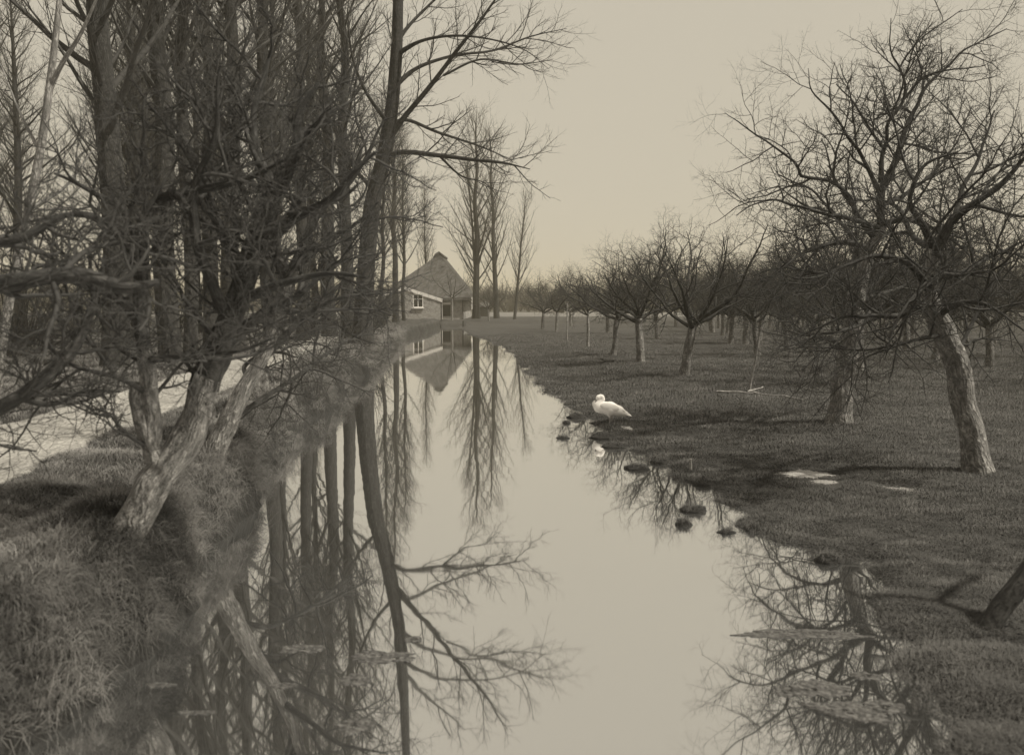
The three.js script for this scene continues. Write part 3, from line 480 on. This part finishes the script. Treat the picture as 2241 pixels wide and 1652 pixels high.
// ---------------------------------------------------------------- bushes
function bush(name, label, group, pos, seed, H, W, k = 1) {
  const R = rng(seed), root = thing(name, label, 'bush', pos, group), w = new Wood(), st = new Wood();
  for (let i = 0; i < 16; i++) { const a = R() * 6.28, q = R() * W * 0.25, line = walk(R, V(Math.cos(a) * q, -0.1, Math.sin(a) * q), V(Math.cos(a) * W / H * (0.3 + 0.7 * R()), 1, Math.sin(a) * W / H * (0.3 + 0.7 * R())), H * (0.6 + 0.5 * R()), 7, 0.35, 0.02), rr = taper(line.length, 0.03, 0.008); st.tube(line, rr, 4); sprout(w, R, line, rr, 0, [{ dens: 3.2 * k, len: 0.8, ang: 0.8, lift: 0.1, seg: 4, wob: 0.45, up: 0.03, r: 0.014, sides: 3, t0: 0.05 }, { dens: 5 * k, len: 0.32, ang: 0.8, seg: 2, wob: 0.4, up: 0.03, r: 0.009, sides: 3, tip: 0.6 }]); }
  part('stem', st.geo(), M.twig, root); part('crown', w.geo(), M.twig, root); TRIS += st.tris + w.tris; return root;
}
{
  const b0 = bush('bare_bush', 'bare bush on the left bank, lowest and nearest to the bending poplar', 'bank bushes', standAt(-7.0, 45), 71, 2.6, 2.2);
  const b1 = bush('bare_bush', 'bare bush rising left of the outbuilding window', 'bank bushes', standAt(-10.4, 76), 72, 3.8, 1.9);
  [[-7.9, 52, b0, 1], [-8.8, 58, b1, 0.8], [-9.4, 64, b0, 1.3], [-10.2, 70, b1, 0.95], [-11.2, 82, b1, 1.0], [-12.4, 90, b1, 1.1], [-13.6, 97, b0, 1.5]].forEach(([x, d, s, k], i) => copyOf(s, 'bare twiggy bush in the thicket along the left bank', 'thicket along the left bank', standAt(x, d), i * 1.9, k));
  const R = rng(73);
  for (let i = 0; i < 11; i++) { const d = 22 + i * 4.6, x = -11.5 - 0.1 * d - R() * d * 0.28; copyOf(i % 2 ? b0 : b1, 'bare undergrowth bush among the grove trunks', 'undergrowth of the grove', standAt(x, d), R() * 6.28, 0.7 + 0.6 * R()); }
}
{ // the wood along the horizon, one grey mass of bare trees
  const R = rng(81), w = new Wood();
  for (let i = 0; i < 9; i++) { const a = R() * 6.28, line = walk(R, V(0, 0, 0), V(Math.cos(a) * 0.45, 1, Math.sin(a) * 0.45), 7 * (0.6 + 0.5 * R()), 5, 0.25, 0.04), rr = taper(6, 0.12, 0.03); w.tube(line, rr, 3); sprout(w, R, line, rr, 0, [{ dens: 1.6, len: 1.8, ang: 0.75, seg: 3, wob: 0.35, up: 0.06, r: 0.06, sides: 3, t0: 0.15 }, { dens: 1.8, len: 0.9, ang: 0.7, seg: 2, wob: 0.35, up: 0.05, r: 0.04, sides: 3 }]); }
  const N = 900, m = new THREE.InstancedMesh(w.geo(), M.twigPoplar, N), o = new THREE.Object3D();
  for (let i = 0; i < N; i++) { const d = 230 + 120 * R(), x = -190 + 470 * (i + R()) / N; o.position.set(x * d / 280, height(x, d) - 0.1, -d); o.rotation.y = R() * 6.28; const s = 0.75 + 0.6 * R(); o.scale.set(s * 1.3, s * (x > 30 ? 1.25 : 1), s * 1.3); o.updateMatrix(); m.setMatrixAt(i, o.matrix); }
  m.name = 'far_wood'; m.castShadow = m.receiveShadow = true; tag(m, 'grey far-off wood of bare trees along the horizon', 'wood', null, 'stuff'); scene.add(m);
}

// ---------------------------------------------------------------- farm buildings
const box = (w, h, d, x, y, z) => new THREE.BoxGeometry(w, h, d).translate(x, y, z);
function prism(points, z0, z1) { const s = new THREE.Shape(points.map(([x, y]) => new THREE.Vector2(x, y))); return new THREE.ExtrudeGeometry(s, { depth: z1 - z0, bevelEnabled: false }).translate(0, 0, z0); }
const wallMap = texture(256, 256, (u, v) => { const row = Math.floor(v * 32), b = Math.abs(((v * 32) % 1) - 0.5) > 0.4 || Math.abs(((u * 12 + (row % 2) * 0.5) % 1) - 0.5) > 0.45; return (b ? 0.86 : 0.72 + 0.14 * n64(Math.floor(u * 12 + (row % 2) * 0.5) * 3.1, row * 1.7)) + 0.14 * (n16(u * 16, v * 16) - 0.5); });
wallMap.repeat.set(0.4, 0.4);
const thatchMap = texture(256, 256, (u, v) => 0.55 + 0.3 * n128(u * 128, v * 16) + 0.25 * (n16(u * 16, v * 16) - 0.3));
const MB = {
  wall: new THREE.MeshStandardMaterial({ color: grey(0.5), map: wallMap, roughness: 0.95 }),
  thatch: new THREE.MeshStandardMaterial({ color: grey(0.15), map: thatchMap, bumpMap: barkBump, bumpScale: 0.06, roughness: 1 }),
  white: new THREE.MeshStandardMaterial({ color: grey(0.78), roughness: 0.6 }),
  dark: new THREE.MeshStandardMaterial({ color: grey(0.03), roughness: 0.8 }),
  glass: new THREE.MeshPhysicalMaterial({ color: grey(0.03), roughness: 0.08, metalness: 0 }),
  tar: new THREE.MeshStandardMaterial({ color: grey(0.08), map: barkMap, roughness: 0.9 }),
  oldWood: new THREE.MeshStandardMaterial({ color: grey(0.22), map: barkMap, bumpMap: barkBump, bumpScale: 0.01, roughness: 0.95 }),
};
{ // low brick outbuilding with a white bargeboard, gable to the camera
  const D = 118, y0 = 0.35, root = thing('outbuilding', 'low brick outbuilding with white bargeboard and one window at the ditch end', 'building', V(0, 0, -D));
  const X = (px) => atD(px, 650, D).x, Y = (py) => atD(1000, py, D).y;
  const xr = X(963), xp = X(884), xl = 2 * xp - xr, ye = Y(657), yp = Y(631), wx0 = X(903), wx1 = X(926), wy0 = Y(673), wy1 = Y(643);
  const gable = (x) => ye + (yp - ye) * (1 - Math.abs(x - xp) / (xr - xp));
  const front = mergeGeometries([prism([[xl, y0], [wx0, y0], [wx0, gable(wx0)], [xp, yp], [xl, ye]], -0.3, 0), prism([[wx1, y0], [xr, y0], [xr, ye], [wx1, gable(wx1)]], -0.3, 0), prism([[wx0, y0], [wx1, y0], [wx1, wy0], [wx0, wy0]], -0.3, 0), prism([[wx0, wy1], [wx1, wy1], [wx1, gable(wx1)], [wx0, gable(wx0)]], -0.3, 0)]);
  part('wall', front, MB.wall, root);
  part('wall', box(0.3, ye - y0, 4.2, xr - 0.15, (ye + y0) / 2, -2.401), MB.wall, root);
  const roof = new THREE.Group(); roof.name = 'roof'; root.add(roof);
  for (const s of [-1, 1]) { const ex = s > 0 ? xr + 0.25 : xl - 0.25, ey = ye - 0.08; part('roof_slope', prism([[xp, yp + 0.05], [ex, ey + 0.05], [ex, ey + 0.2], [xp, yp + 0.2]], -4.4, 0.02), MB.tar, roof); }
  for (const s of [-1, 1]) { const ex = s > 0 ? xr + 0.28 : xl - 0.28, ey = ye - 0.09; part('bargeboard', prism([[xp, yp - 0.16], [ex, ey - 0.16], [ex, ey + 0.24], [xp, yp + 0.24]], 0.03, 0.09), MB.white, root); }
  const win = new THREE.Group(); win.name = 'window'; root.add(win); const cx = (wx0 + wx1) / 2, cy = (wy0 + wy1) / 2, w = wx1 - wx0, h = wy1 - wy0;
  part('frame', mergeGeometries([box(0.12, h, 0.14, wx0 + 0.06, cy, -0.06), box(0.12, h, 0.14, wx1 - 0.06, cy, -0.06), box(w - 0.24, 0.12, 0.14, cx, wy1 - 0.06, -0.06), box(w - 0.24, 0.1, 0.14, cx, wy0 + 0.05, -0.06), box(0.07, h - 0.22, 0.1, cx, cy, -0.06), box(w - 0.24, 0.06, 0.08, cx, cy + 0.2, -0.06)]), MB.white, win);
  for (const s of [-1, 1]) { part('pane', box(w / 2 - 0.13, h / 2 - 0.28, 0.02, cx + s * w / 4, cy + h / 4 + 0.09, -0.1), MB.glass, win); part('pane', box(w / 2 - 0.13, h / 2 + 0.1, 0.02, cx + s * w / 4, cy - h / 4 + 0.11, -0.1), MB.glass, win); }
  part('sill', box(w + 0.2, 0.12, 0.22, cx, wy0 - 0.06, 0.08), MB.white, win);
  part('gutter_post', box(0.16, ye - y0 - 0.2, 0.16, xr + 0.1, (ye + y0) / 2 - 0.1, -0.4), MB.dark, root);
}
{ // the farmhouse with its big thatched roof
  const root = thing('farmhouse', 'farmhouse with steep thatched pyramid roof beyond the end of the ditch', 'house', V(0, 0, -124));
  const A = atD(961, 556, 127), y0 = 0.35, z = (d) => 124 - d;
  const fr = [-5.15, 3.35, z(121.6)], fl = [-17.6, 3.0, z(121.6)], br = [-5.15, 3.35, z(146)], bl = [-17.6, 3.0, z(146)], ap = [A.x, A.y, z(127)], ab = [A.x, A.y, z(141)], th = 0.35;
  const low = (q) => [q[0], q[1] - th, q[2]];
  const quad = (...f) => { const pos = [], uv = []; for (const t of f) for (const q of t) { pos.push(...q); uv.push((q[0] + q[2]) * 0.3, q[1] * 0.3); } const g = new THREE.BufferGeometry(); g.setAttribute('position', new THREE.Float32BufferAttribute(pos, 3)); g.setAttribute('uv', new THREE.Float32BufferAttribute(uv, 2)); g.computeVertexNormals(); return g; };
  // the front slope sags and bulges a little
  const sag = (a, b, c, n, seed) => { const P = (i, j) => { const u = i / n, v = j / n, x = a[0] * u + b[0] * v + c[0] * (1 - u - v), y = a[1] * u + b[1] * v + c[1] * (1 - u - v), zz = a[2] * u + b[2] * v + c[2] * (1 - u - v), k = u > 0 && v > 0 && u + v < 1 ? 1 : 0; return [x, y, zz + k * (0.15 * noise(x * 0.6, y * 0.6, seed) + 0.05 * noise(x * 2.5, y * 2.5, seed))]; }, t = []; for (let i = 0; i < n; i++) for (let j = 0; j < n - i; j++) { t.push([P(i, j), P(i + 1, j), P(i, j + 1)]); if (i + j < n - 1) t.push([P(i + 1, j), P(i + 1, j + 1), P(i, j + 1)]); } return t; };
  const roof = part('roof', quad(...sag(fl, fr, ap, 14, 3), [fr, br, ab], [fr, ab, ap], [fl, ap, ab], [fl, ab, bl], [br, bl, ab], [low(fl), fr, fl], [low(fl), low(fr), fr], [low(fr), br, fr], [low(fr), low(br), br], [low(fl), fl, bl], [low(fl), bl, low(bl)]), MB.thatch, root);
  const rw = new Wood(); rw.tube([V(ap[0] - 0.9, ap[1] - 0.85, ap[2] + 0.35), V(ap[0] - 0.4, ap[1] - 0.1, ap[2] + 0.15), V(ap[0] - 0.05, ap[1] + 0.12, ap[2]), V(ap[0] + 0.15, ap[1] - 0.05, ap[2] - 2), V(ab[0], ab[1] + 0.1, ab[2])], [0.14, 0.19, 0.21, 0.2, 0.2], 9, 0.25, true); part('ridge_cap', rw.geo(), MB.thatch, roof);
  const zf = z(122.3), X = (px) => atD(px, 680, 122.3).x, Y = (py) => atD(1000, py, 122.3).y, ye = 3.2;
  const dx0 = X(966), dx1 = X(986);
  part('wall', mergeGeometries([prism([[-17, y0], [dx0, y0], [dx0, ye], [-17, ye]], zf - 0.35, zf), prism([[dx1, y0], [-6.2, y0], [-6.2, ye], [dx1, ye]], zf - 0.35, zf), prism([[dx0, y0], [dx1, y0], [dx1, Y(692)], [dx0, Y(692)]], zf - 0.35, zf), prism([[dx0, Y(661)], [dx1, Y(661)], [dx1, ye], [dx0, ye]], zf - 0.35, zf)]), MB.wall, root);
  part('wall', box(0.35, ye - y0, 22, -6.375, (ye + y0) / 2, zf - 11.36), MB.wall, root);
  part('lintel', box(dx1 - dx0, Y(661) - Y(666.5), 0.3, (dx0 + dx1) / 2, (Y(661) + Y(666.5)) / 2, zf - 0.1), MB.white, root);
  part('doorway', box(dx1 - dx0, Y(666.5) - Y(692), 0.05, (dx0 + dx1) / 2, (Y(666.5) + Y(692)) / 2, zf - 0.3), MB.dark, root);
  part('corner_board', box(0.22, ye - y0, 0.1, X(1013), (ye + y0) / 2, zf + 0.06), MB.oldWood, root);
  part('eaves_board', box(0.14, 1.5, 0.14, X(1033), 2.6, zf + 0.1), MB.white, root);
}
{ // shed and barn far behind
  const p = standAt(atD(1060, 697, 150).x, 150), root = thing('shed', 'small dark shed between the far poplars', 'shed', p);
  part('wall', box(1.5, 1.7, 2.2, 0, 0.75, 0), MB.tar, root); part('roof', prism([[-0.95, 1.5], [0.95, 1.5], [0.55, 2.15], [0, 2.4], [-0.55, 2.15]], -1.25, 1.25), MB.wall, root); part('door', box(0.8, 1.4, 0.06, 0.1, 0.66, 1.14), MB.dark, root);
  const q = standAt(atD(1222, 698, 210).x, 210), barn = thing('barn', 'long low barn with dark roof far behind the orchard', 'barn', q);
  part('wall', box(5.6, 1.0, 4, 0, 0.45, 0), MB.white, barn); part('roof', prism([[-2.4, 0], [2.4, 0], [0, 2.4]], -3.1, 3.1).rotateY(Math.PI / 2).translate(0, 0.95, 0), MB.tar, barn); part('door', box(1.4, 0.9, 0.06, 0.4, 0.42, 2.04), MB.dark, barn);
}
{ // plank footbridge before the farm
  const a = atD(953, 707, 106), b = atD(1014, 707, 106), root = thing('footbridge', 'low plank footbridge across the end of the ditch', 'bridge', V((a.x + b.x) / 2, 0, -106)), L = b.x - a.x + 0.6;
  for (let i = 0; i < 3; i++) part('plank', box(L, 0.06, 0.26, 0, 0.34 + 0.004 * i, -0.3 + i * 0.29), MB.oldWood, root);
  for (const s of [-1, 1]) part('post', box(0.16, 1.1, 0.16, s * (L / 2 - 0.3), 0.1, 0.48), MB.dark, root);
  part('rail', box(L, 0.07, 0.07, 0, 0.2, 0.4), MB.oldWood, root);
}
// ---------------------------------------------------------------- the swan
{
  const foot = atY(1333, 929, 0.015), root = thing('swan', 'white swan standing at the water edge, neck curled down to its breast', 'swan', foot);
  const caps = [   // [ax, ay, az, ra, bx, by, bz, rb]
    [-0.2, 0.36, 0, 0.115, 0.02, 0.33, 0, 0.14], [0.02, 0.33, 0, 0.14, 0.2, 0.28, 0, 0.105], [0.2, 0.28, 0, 0.1, 0.34, 0.225, 0, 0.05], [0.34, 0.222, 0, 0.045, 0.44, 0.195, 0, 0.014],
    [-0.22, 0.385, 0, 0.105, -0.27, 0.43, 0, 0.07], [-0.27, 0.43, 0, 0.068, -0.19, 0.475, 0.01, 0.05], [-0.19, 0.475, 0.01, 0.05, -0.135, 0.525, 0.015, 0.038], [-0.135, 0.525, 0.015, 0.037, -0.145, 0.575, 0.02, 0.033], [-0.145, 0.575, 0.02, 0.033, -0.185, 0.59, 0.03, 0.033],
    [-0.185, 0.59, 0.03, 0.034, -0.235, 0.57, 0.045, 0.037], [-0.235, 0.57, 0.045, 0.034, -0.262, 0.53, 0.055, 0.022], [-0.0, 0.24, 0.05, 0.06, 0.005, 0.17, 0.05, 0.022], [0.05, 0.24, -0.05, 0.06, 0.06, 0.17, -0.05, 0.022]];
  const field = (P, list, k) => { let s = 0; for (const c of list) { const dx = c[4] - c[0], dy = c[5] - c[1], dz = c[6] - c[2], L = dx * dx + dy * dy + dz * dz; let t = ((P[0] - c[0]) * dx + (P[1] - c[1]) * dy + (P[2] - c[2]) * dz) / L; t = Math.max(0, Math.min(1, t)); const d = Math.hypot(P[0] - c[0] - dx * t, P[1] - c[1] - dy * t, P[2] - c[2] - dz * t) - (c[3] + (c[7] - c[3]) * t); s += Math.exp(-d / k); } return k * Math.log(s); };
  const mesh = (list, res, cx, cy, half, k) => {
    const mc = new MarchingCubes(res, new THREE.MeshBasicMaterial(), false, false, 60000); mc.isolation = 0;
    for (let z = 0; z < res; z++) for (let y = 0; y < res; y++) for (let x = 0; x < res; x++) { const h = res / 2; mc.field[x + y * res + z * res * res] = field([cx + (x - h) / h * half, cy + (y - h) / h * half, (z - h) / h * half], list, k); }
    mc.update(); const n = mc.count, g = new THREE.BufferGeometry(), p = mc.positionArray.slice(0, n * 3);
    for (let i = 0; i < n; i++) { p[i * 3] = p[i * 3] * half + cx; p[i * 3 + 1] = p[i * 3 + 1] * half + cy; p[i * 3 + 2] *= half; }
    g.setAttribute('position', new THREE.BufferAttribute(p, 3)); const nn = mc.normalArray.slice(0, n * 3); g.setAttribute('normal', new THREE.BufferAttribute(nn, 3)); return g;
  };
  const white = new THREE.MeshStandardMaterial({ color: grey(0.84), roughness: 0.9 }), black = new THREE.MeshStandardMaterial({ color: grey(0.04), roughness: 0.6 });
  part('body', mesh(caps, 96, 0.06, 0.38, 0.56, 0.013), white, root);
  for (const s of [-1, 1]) {                                               // folded wings: overlapping long feathers on a raised shoulder
    const wing = new THREE.Group(); wing.name = 'wing'; root.add(wing);
    const sh = new THREE.SphereGeometry(1, 24, 14).scale(0.2, 0.085, 0.035).rotateZ(-0.2); part('wing_covert', sh.translate(0.0, 0.375, s * 0.115), white, wing);
    for (let i = 0; i < 6; i++) { const L = 0.3 - i * 0.018, f = new THREE.SphereGeometry(1, 14, 8).scale(L / 2, 0.022, 0.014).rotateZ(-0.42 + i * 0.035); f.rotateY(s * 0.12); part('feather', f.translate(0.2 - i * 0.012, 0.335 - i * 0.016, s * (0.085 - i * 0.004)), white, wing); }
  }
  const tail = new THREE.Group(); tail.name = 'tail'; root.add(tail);
  for (let i = -2; i <= 2; i++) part('feather', new THREE.SphereGeometry(1, 12, 8).scale(0.09, 0.009, 0.02).rotateZ(-0.22).rotateY(-i * 0.16).translate(0.38, 0.2, i * 0.018), white, tail);
  part('bill', new THREE.ConeGeometry(0.017, 0.09, 10).scale(1, 1, 0.8).rotateZ(Math.PI - 0.4).translate(-0.285, 0.478, 0.063), new THREE.MeshStandardMaterial({ color: grey(0.2), roughness: 0.5 }), root);
  part('bill_knob', new THREE.SphereGeometry(0.013, 10, 8).translate(-0.277, 0.53, 0.06), black, root);
  for (const s of [-1, 1]) {
    const w = new Wood(), x = s > 0 ? 0.005 : 0.06, z = s * 0.05; w.tube([V(x, 0.19, z), V(x + 0.008, 0.1, z), V(x, 0.03, z), V(x - 0.01, 0.0, z)], [0.018, 0.012, 0.011, 0.012], 8); const leg = part('leg', w.geo(), new THREE.MeshStandardMaterial({ color: grey(s > 0 ? 0.3 : 0.3), roughness: 0.8 }), root);
    const web = new THREE.Shape([[0, 0], [-0.1, 0.045], [-0.115, 0.01], [-0.12, -0.01], [-0.1, -0.05]].map(([a, b]) => new THREE.Vector2(a, b))); part('foot', new THREE.ExtrudeGeometry(web, { depth: 0.008, bevelEnabled: false }).rotateX(-Math.PI / 2).translate(x, -0.004, z), black, leg);
  }
}
// ---------------------------------------------------------------- stakes and sticks
{
  const pole = (name, label, cat, mat, a, b, r0, r1, seed, bend = 0.02) => { const p = footAt(...a), root = thing(name, label, cat, p), w = new Wood(), q = b.sub(p), pts = []; for (let i = 0; i <= 12; i++) { const t = i / 12; pts.push(V(q.x * t + bend * noise(t * 4, seed), q.y * t - (i ? 0 : 0.12), q.z * t + bend * noise(t * 4, seed + 5))); } w.tube(pts, taper(13, r0, r1), 8, 0.08, true); part('shaft', w.geo(), mat, root); return root; };
  const d = -footAt(1640, 857).z;
  pole('stake', 'thin pale stake leaning in the grass, sticks at its foot', 'stake', M.paleBark, [1640, 857], atD(1667, 716, d), 0.034, 0.028, 1, 0.02);
  pole('stake', 'thin whitish stake upright among the far orchard trees', 'stake', M.paleWood, [1241, 746], atD(1242, 664, -footAt(1241, 746).z), 0.045, 0.035, 2);
  pole('stake', 'short white peg at the water edge below the swan', 'stake', M.paleWood, [1512, 1029], atD(1512, 1004, -footAt(1512, 1029).z), 0.022, 0.02, 3, 0.004);
  pole('stake', 'slim dark support leaning against the pale stake', 'stake', M.limbBark, [1652, 790], atD(1666, 712, -footAt(1652, 790).z), 0.035, 0.03, 4, 0.05);
  const stick = (label, a, b, r, seed) => { const p = footAt(...a), q = footAt(...b), root = thing('fallen_stick', label, 'stick', p, 'cut sticks in the grass'), w = new Wood(), pts = []; for (let i = 0; i <= 10; i++) { const t = i / 10, v = p.clone().lerp(q, t); pts.push(V(v.x - p.x, groundAt(v.x, v.z) - p.y + 0.045 + 0.03 * noise(t * 3, seed), v.z - p.z + 0.05 * noise(t * 3, seed + 4))); } w.tube(pts, taper(11, r, r * 0.6), 7, 0.1, true); part('shaft', w.geo(), M.paleWood, root); };
  stick('long pale stick lying right of the stake, longest of the three', [1645, 862], [1757, 878], 0.028, 1); stick('pale stick lying left of the stake foot', [1570, 861], [1650, 864], 0.03, 2); stick('short pale stick slanting behind the stake foot', [1636, 860], [1670, 851], 0.03, 3);
}
// ---------------------------------------------------------------- tussocks and clods in the shallows
{
  const R = rng(301), dark = new THREE.MeshStandardMaterial({ color: grey(0.06), map: grainMap, bumpMap: grainBump, bumpScale: 0.03, roughness: 1 });
  const spots = [[1262, 914, 0.2, 0.1, 'dark grassy clod in the water left of the swan'], [1240, 926, 0.08, 0.04, 'tiny mud lump left of the clod near the swan'], [1288, 908, 0.13, 0.07, 'dark clod in the shallows just behind the swan breast'], [1328, 958, 0.3, 0.1, 'broad wet tussock under the swan feet'], [1345, 978, 0.22, 0.08, 'wet clod below the tussock under the swan'], [1232, 959, 0.12, 0.03, 'flat mud scrap in the open water below the swan'], [1450, 1012, 0.2, 0.08, 'dark tussock left of the white peg'], [1395, 1026, 0.2, 0.06, 'low clod near the shore bend below the swan'], [1496, 1148, 0.09, 0.06, 'round dark clod in branch reflections offshore'], [1518, 1118, 0.16, 0.06, 'dark clod at the tip of the grass spit'], [1545, 1060, 0.18, 0.08, 'tussock at the shore right of the white peg'], [1652, 1160, 0.1, 0.05, 'clod close to shore below the meadow pools'], [1816, 1230, 0.13, 0.08, 'black clod at the near right shore'], [1590, 1165, 0.1, 0.025, 'floating scrap between the near shore clods']];
  for (const [px, py, r, h, label] of spots) {
    const p = atY(px, py, 0), root = thing('tussock', label, 'tussock', p, 'clods in the shallows'), g = new THREE.SphereGeometry(1, 18, 12), a = g.attributes.position, s = R() * 20;
    for (let i = 0; i < a.count; i++) { const x = a.getX(i), y = a.getY(i), z = a.getZ(i), k = 1 + 0.4 * noise(x * 1.6 + s, y * 1.6, z * 1.6) + 0.15 * noise(x * 4 + s, y * 4, z * 4); a.setXYZ(i, x * k * r, y * k * h, z * k * r * 0.8); } g.computeVertexNormals();
    part('mud', g, dark, root);
    const list = []; for (let i = 0; i < 10 + r * 90; i++) { const th = R() * 6.28, q = r * 0.85 * Math.sqrt(R()), t = tuftGeo(400 + (i % 5), 7, 0.09, 0.03, 1.6, 0.0025); list.push(t.rotateY(R() * 6).translate(Math.cos(th) * q, h * Math.sqrt(Math.max(0, 1 - (q / r) ** 2)) * 0.9, Math.sin(th) * q * 0.8)); }
    if (r > 0.07) part('blades', mergeGeometries(list), new THREE.MeshStandardMaterial({ color: grey(0.09), roughness: 0.9 }), root).userData.kind = 'stuff';
  }
}
// ---------------------------------------------------------------- scum and leaf rafts floating on the water
{
  const R = rng(401), tex = texture(256, 256, (u, v) => 0.55 + 0.45 * n64(u * 64, v * 64) - 0.25 * n128(u * 128, v * 128)), mat = new THREE.MeshStandardMaterial({ color: grey(0.2), map: tex, bumpMap: grainBump, bumpScale: 0.01, roughness: 1 });
  const raft = (label, px, py, wpx, hpx, seed, turn = 0) => {
    const p = atY(px, py, 0), a = atY(px + wpx / 2, py, 0).x - p.x, b = (atY(px, py - hpx / 2, 0).z - atY(px, py + hpx / 2, 0).z) / -2, n = 90, pts = [];
    for (let i = 0; i < n; i++) { const th = i / n * 6.283, k = 1 + 0.45 * noise(Math.cos(th) * 1.3 + seed, Math.sin(th) * 1.3, seed) + 0.3 * noise(Math.cos(th) * 4 + seed, Math.sin(th) * 4, seed) + 0.14 * noise(Math.cos(th) * 11 + seed, Math.sin(th) * 11, seed); pts.push(new THREE.Vector2(Math.cos(th) * a * k, Math.sin(th) * b * k)); }
    const s = new THREE.Shape(pts); for (let h = 0; h < 3; h++) { const cx = (R() - 0.5) * a, cy = (R() - 0.5) * b * 0.7, r = Math.min(a, b) * (0.12 + 0.12 * R()); s.holes.push(new THREE.Path(Array.from({ length: 14 }, (_, i) => new THREE.Vector2(cx + Math.cos(-i / 14 * 6.283) * r * 1.5 * (1 + 0.3 * noise(i * 0.9, h + seed)), cy + Math.sin(-i / 14 * 6.283) * r)))); }
    const g = new THREE.ExtrudeGeometry(s, { depth: 0.007, bevelEnabled: false }).rotateX(-Math.PI / 2).rotateY(turn); const root = thing('floating_raft', label, 'algae', p, 'scum floating on the ditch'); part('raft', g.translate(0, -0.002, 0), mat, root); return root;
  };
  const sand = new THREE.MeshStandardMaterial({ color: grey(0.62), map: grainMap, bumpMap: grainBump, bumpScale: 0.02, roughness: 1 });
  const patchLabels = ['largest white sandy patch in the meadow below the tall apple tree', 'narrow white sandy patch below the largest one', 'small white sandy spot furthest right in the meadow', 'faint white sandy patch right of the small spot', 'small painted white reflection just behind the swan tail'];
  pools.forEach((p, n) => { const pts = [], N = 110; for (let i = 0; i < N; i++) { const th = i / N * 6.283, c = Math.cos(th), s = Math.sin(th), k = 0.85 * (1 + 0.5 * noise(c * 1.5 + n * 3, s * 1.5, n) + 0.4 * noise(c * 4 + n, s * 4, n) + 0.3 * noise(c * 10 + n, s * 10, n)); pts.push(new THREE.Vector2(c * p.rx * k, s * p.rd * k)); } const root = thing('white_patch', patchLabels[n], 'sand', V(p.x, height(p.x, p.d), -p.d), 'white patches in the meadow'); part('sand', new THREE.ExtrudeGeometry(new THREE.Shape(pts), { depth: 0.014, bevelEnabled: false }).rotateX(-Math.PI / 2).translate(0, 0.003, 0), sand, root); });  // the one behind the swan tail is a painted reflection of swan and sky
  raft('longest pale scum raft at the foot of the poplar reflections', 838, 1438, 130, 26, 1); raft('pale scum raft below the longest one', 775, 1490, 66, 24, 2); raft('pale scum raft at the bottom of the picture, lower left', 780, 1588, 70, 36, 3); raft('faint scum raft left of the longest one', 660, 1420, 90, 16, 4); raft('small scum scrap beside the longest raft', 905, 1400, 36, 12, 5);
  raft('long thin scum streak reaching from the near right bank', 1760, 1388, 270, 20, 6); raft('broad scum raft among the reflected apple twigs', 1790, 1508, 130, 38, 7, -0.2); raft('scum raft trailing below the broad one', 1850, 1556, 170, 34, 8, -0.35); raft('small scum patch left of the broad one', 1720, 1515, 40, 24, 9); raft('scum patch at the near right bank', 1935, 1548, 90, 30, 10); raft('tiny scum raft right of the tuft reflections', 1895, 1480, 60, 18, 11);
  raft('small scum scrap by the dark bank reflection', 350, 1500, 60, 10, 12); raft('thin scum streak by the dark bank reflection', 430, 1560, 70, 8, 13); raft('scum scrap in the middle of the poplar reflections', 620, 1500, 60, 12, 14);
}

renderer.render(scene, camera);
